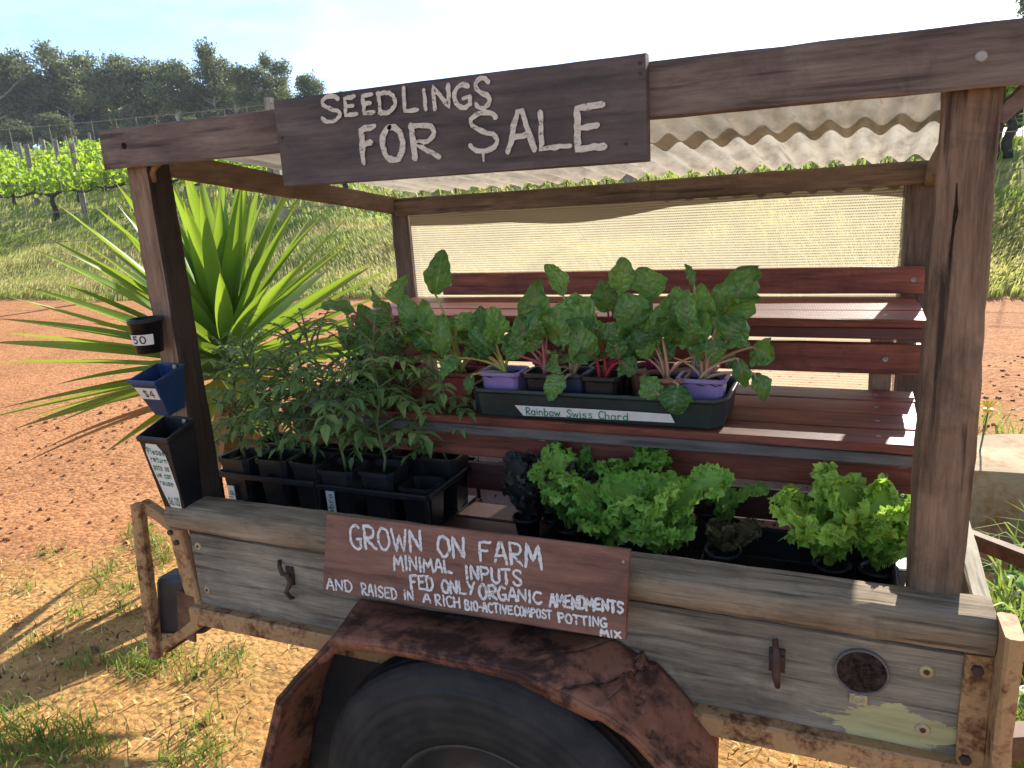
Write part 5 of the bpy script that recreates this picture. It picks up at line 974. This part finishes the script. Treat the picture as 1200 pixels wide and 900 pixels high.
# ================================================================== vines
def vine_proto(seed):
    rr = random.Random(seed); tr, fo = MB(), MB(); pts = [(0, 0, -.1), (.05, .02, .4), (-.04, 0, .8), (.06, .02, 1.12)]; tr.tube(pts, [.13, .10, .09, .10], 7)
    for sg in (-1, 1):
        arm = [(.03, 0, 1.08)] + [(sg * (.35 + k * .42), rr.uniform(-.05, .05), 1.22 + .08 * math.sin(k * 1.3 + seed)) for k in range(6)]; tr.tube(arm, [.09, .075, .065, .06, .055, .05, .035], 6)
        for k in range(9):
            x = sg * (.1 + k * .29); top = np.array([x + rr.uniform(-.3, .3), rr.uniform(-.4, .4), rr.uniform(1.7, 2.45)]); b = np.array([x, 0, 1.25]); tr.tube([b, (b + top) / 2 + np.array([rr.uniform(-.1, .1), rr.uniform(-.1, .1), 0]), top], [.02, .014, .006], 4)
            for q in range(19):
                t_ = rr.uniform(.04, 1.05); p = b + (top - b) * t_ + np.array([rr.gauss(0, .17), rr.gauss(0, .2), rr.gauss(0, .1)]); s_ = rr.uniform(.13, .27); a = rr.uniform(0, 6.28); e = rr.uniform(-.3, 1.0)
                u = np.array([math.cos(a), math.sin(a), 0]); w_ = np.array([-math.sin(a) * math.sin(e), math.cos(a) * math.sin(e), math.cos(e)]); n_ = np.cross(u, w_)
                fo.add([p + s_ * (u * c + w_ * d) + n_ * s_ * f for c, d, f in ((-.15, -.5, 0), (-.55, -.1, .12), (-.4, .4, .1), (0, .6, -.08), (.4, .4, .1), (.55, -.1, .12), (.15, -.5, 0), (0, 0, -.05))], [(0, 1, 7), (1, 2, 7), (2, 3, 7), (3, 4, 7), (4, 5, 7), (5, 6, 7), (6, 0, 7)], min(1, max(0, rr.gauss(.5, .25))))
    return tr, fo
protos = []
for k in range(4):
    tr, fo = vine_proto(50 + k); V_ = thing('grapevine', 'x', 'grapevine', (0, 0, 0), 'grapevines in rows on the slope'); part('trunk', tr, 'vine_wood', V_, True); part('foliage', fo, 'vine_leaf', V_); protos.append(V_)
def post_proto():
    P_ = bpy.data.objects; mb = MB(); mb.beam((0, 0, -.2), (0, 0, 2.75), (.2, 0, 0), (0, .2, 0), .05, .006, 6); return mb
pm = mesh_of(post_proto(), 'vine_post', 'fence_post', (0, 0, 0), False)
cnt = 0; used = [False] * 4; stuffP = []
def pix(p): d = np.array(p) - CAM; z = d @ CF; return 600 + FPX * (d @ CR) / z, 450 - FPX * (d @ CU) / z
rows_y = [20.4 + 3.6 * i for i in range(9)]
for ri, ry in enumerate(rows_y):
    x0, x1 = CAM[0] - 1.62 * (ry + 1.43), CAM[0] + .42 * (ry + 1.43); sp_v = 4.6; nv = int((x1 - x0) / sp_v)
    for i in range(nv + 1):
        x = -27.4 + (1.7 * ri) + (i - int((-27.4 + 1.7 * ri - x0) / sp_v)) * sp_v; y = ry + rnd.uniform(-.1, .1); z = terr(x, y); px, py = pix((x, y, z + 1.5))
        vis = -60 < px < 480 or px > 1150
        if px < -200 or px > 1400: continue
        if vis and cnt < 200:
            k = rnd.randrange(4)
            if not used[k]: o = protos[k]; used[k] = True
            else: o = copy_tree(protos[k])
            o.location = (x, y, z); o.rotation_euler.z = rnd.choice((0, math.pi)) + rnd.uniform(-.06, .06); s_ = rnd.uniform(.92, 1.1); o.scale = (s_, s_, s_ * rnd.uniform(.80, .92)); cnt += 1
            rown = ('front row nearest the fence', 'second row', 'third row', 'fourth row', 'fifth row', 'sixth row', 'seventh row', 'eighth row', 'row at the hilltop under the trees')[ri]
            o['label'] = ('leafy yellow green grapevine on a dark trunk, ' + rown) if not (ri == 0 and i >= 0 and abs(x + 27.4) < .5) else 'grapevine with a forked dark trunk beside the leftmost vine post'
        else: stuffP.append((x, y, z))
        if i % 2 == 0 and vis:
            q = bpy.data.objects.new('vine_post', pm); COL.objects.link(q); q.location = (x - 2.9, y, terr(x - 2.9, y)); q.rotation_euler = (rnd.uniform(-.03, .03), rnd.uniform(-.04, .04), rnd.uniform(0, 3))
            tag(q, ('grey wooden vine post standing in the ' + ('front row nearest the fence', 'second row', 'third row', 'fourth row', 'fifth row', 'sixth row', 'seventh row', 'eighth row', 'row at the hilltop under the trees')[ri]), 'post', 'grey posts in the vine rows')
for x, y in ((4.55, 20.4), (5.9, 20.4), (5.3, 23.6)):
    o = copy_tree(protos[0]); o.location = (x, y, terr(x, y)); o.scale = (1, 1, .95); o['label'] = 'leafy yellow green grapevine seen past the front right post'
mb = MB(); rr = random.Random(77)
for (x, y, z) in stuffP:
    mb.tube([(x, y, z), (x + .05, y, z + 1.15)], .1, 5)
    for q in range(110):
        p = np.array([x + rr.uniform(-2.6, 2.6), y + rr.gauss(0, .3), z + rr.uniform(1.2, 2.5)]); a = rr.uniform(0, 6.28); e = rr.uniform(-.5, 1); s_ = rr.uniform(.2, .36); u = np.array([math.cos(a), math.sin(a), 0]) * s_; w_ = np.array([-math.sin(a) * math.sin(e), math.cos(a) * math.sin(e), math.cos(e)]) * s_
        mb.add([p - u * .5, p - w_ * .4, p + u * .5, p + w_ * .6], [(0, 1, 2, 3)], rr.random())
if stuffP: tag(part('vine_rows', mb, 'vine_leaf', None), 'rows of grapevines hidden behind the trailer roof and cloth', 'grapevines', None, 'stuff')

# ================================================================== gum trees
def tree_proto(seed, H, lean=0):
    rr = random.Random(seed); tr, fo = MB(), MB(); tops = []
    base = [np.array([0, 0, -.4]), np.array([rr.uniform(-.2, .2), 0, H * .2]), np.array([rr.uniform(-.4, .4) + lean * .3, rr.uniform(-.3, .3), H * .42]), np.array([rr.uniform(-.5, .5) + lean * .6, 0, H * .62]), np.array([lean, 0, H * .86])]
    tr.tube(base, [H * .022, H * .018, H * .015, H * .011, H * .004], 8)
    for i in range(15):
        t_ = rr.uniform(.24, .85); k = t_ / .86 * 4; a = min(3, int(k)); p = base[a] + (base[a + 1] - base[a]) * min(1, (k - a)); az = rr.uniform(0, 6.28); ln = H * rr.uniform(.14, .30) * (1.15 - t_ * .6); up = rr.uniform(.35, 1.0)
        q = p + np.array([math.cos(az) * ln, math.sin(az) * ln, ln * up]); tr.tube([p, p + (q - p) * .5 + np.array([0, 0, -ln * .06]), q], [H * .009, H * .007, H * .003], 5); tops.append((q, H * rr.uniform(.075, .125))); tops.append((p + (q - p) * .6 + np.array([rr.uniform(-.5, .5), rr.uniform(-.5, .5), .4]), H * rr.uniform(.05, .09)))
    tops.append((base[4] + np.array([0, 0, H * .02]), H * .13)); tops.append((base[4] + np.array([H * .09, 0, -H * .05]), H * .13)); tops.append((base[4] + np.array([-H * .10, .3, -H * .07]), H * .13)); tops.append((base[4] + np.array([0, -.4, -H * .16]), H * .15)); tops.append((base[4] + np.array([H * .12, -.4, -H * .22]), H * .13)); tops.append((base[4] + np.array([-H * .13, -.4, -H * .25]), H * .13))
    for c, r_ in tops:
        v0 = rr.gauss(.42, .28)
        for q in range(int(200 * (r_ / (H * .09)) ** 1.8)):
            d = np.array([rr.gauss(0, 1), rr.gauss(0, 1), rr.gauss(0, 1)]); d /= np.linalg.norm(d); rad = r_ * rr.uniform(.45, 1.0) * (1 + .6 * mnoise.noise(Vector(d * 2.2 + c))); p = c + d * rad * np.array([1.05, 1.05, .92]); s_ = rr.uniform(.22, .46) * H / 13
            u = np.array([rr.gauss(0, 1), rr.gauss(0, 1), rr.gauss(0, 1.1)]); u /= np.linalg.norm(u); w_ = np.cross(u, d); w_ /= (np.linalg.norm(w_) + 1e-6)
            fo.add([p - u * s_ * .6, p - w_ * s_ * .28, p + u * s_ * .6, p + w_ * s_ * .28], [(0, 1, 2, 3)], min(1, max(0, v0 + rr.gauss(0, .18))))
    return tr, fo
tp_ = []
for k, (H, ln) in enumerate(((14, .5), (12.5, -.8), (13.5, .2), (11, 1.2), (10, -.4))):
    tr, fo = tree_proto(300 + k, H, ln); T_ = thing('gum_tree', 'x', 'tree', (0, 0, 0), 'gum trees along the hilltop'); part('trunk', tr, 'gum_bark', T_, True); part('crown', fo, 'gum_leaf', T_); tp_.append((T_, H))
usedt = [False] * 5
def place_tree(k, px, topy, y, lab, bx=1.0):
    "stand tree k where line of sight px meets depth y, tall enough to reach topy"
    a = at(px, 200, y); x = a[0]; z = terr(x, y); top = at(px, topy, y)[2]; s_ = (top - z) / (tp_[k][1] * .97)
    if not usedt[k]: o = tp_[k][0]; usedt[k] = True
    else: o = copy_tree(tp_[k][0])
    o.location = (x, y, z); o.rotation_euler.z = rnd.uniform(0, 6.28); o.scale = (s_ * bx, s_ * bx, s_); o['label'] = lab
TREES = [(0, 8, 46, 60, 'tallest gum tree, at the left end of the treeline', 1.25), (1, 55, 68, 64, 'gum tree second from the left in the treeline, rounded crown', 1.1), (2, 95, 68, 66, 'gum tree third from the left in the treeline with a broad crown', 1.25), (3, 118, 62, 69, 'dark gum tree behind the third and fourth crowns', 1.0),
 (2, 152, 60, 62, 'tall gum tree with a pale forked trunk left of the beam end', 1.1), (0, 190, 66, 64, 'pointed dark gum tree standing over the beam end', .95), (1, 218, 68, 62, 'gum tree with pale trunk just right of the pointed one', 1.1), (3, 258, 64, 64, 'tall narrow gum tree above the middle of the front beam', .95), (4, 283, 74, 66, 'gum tree just left of the tall fence post', 1.0),
 (1, 318, 78, 63, 'low spreading gum tree behind the fence post', 1.25), (3, 345, 70, 66, 'thin gum tree with a few high tufts', .7), (4, 372, 84, 64, 'gum tree at the right end of the treeline by the sign', .95), (2, 405, 108, 66, 'low gum tree mostly hidden behind the sign', 1.0)]
for k, px, ty, y, lab, bx in TREES: place_tree(k, px, ty, y, lab, bx)
for i, px in enumerate((-40, 20, 45, 75, 108, 135, 172, 205, 240, 270, 300, 335, 365)):
    place_tree(rnd.randrange(5), px, (105, 92, 100, 110, 96, 104, 98, 108, 100, 104, 112, 112, 116)[i], 70 + rnd.uniform(-1, 3), 'dark gum tree in the shaded second rank of the treeline', rnd.uniform(1.5, 1.9))
for i, px in enumerate((30, 70, 120, 165, 230, 290)):
    place_tree(4, px, (138, 130, 142, 140, 135, 140)[i], 57.5 + rnd.uniform(0, 2), 'small bushy gum sapling at the foot of the treeline', 1.5)
place_tree(3, 1226, -6, 48, 'gum tree top showing above the beam at the upper right corner', .9)

# ================================================================== air
mb = MB(); mb.box((0, 0, 11.5), (1320, 1320, 27)); hz = part('haze', mb, 'haze', None); tag(hz, 'thin pale haze that veils the far trees', 'haze', None, 'stuff')
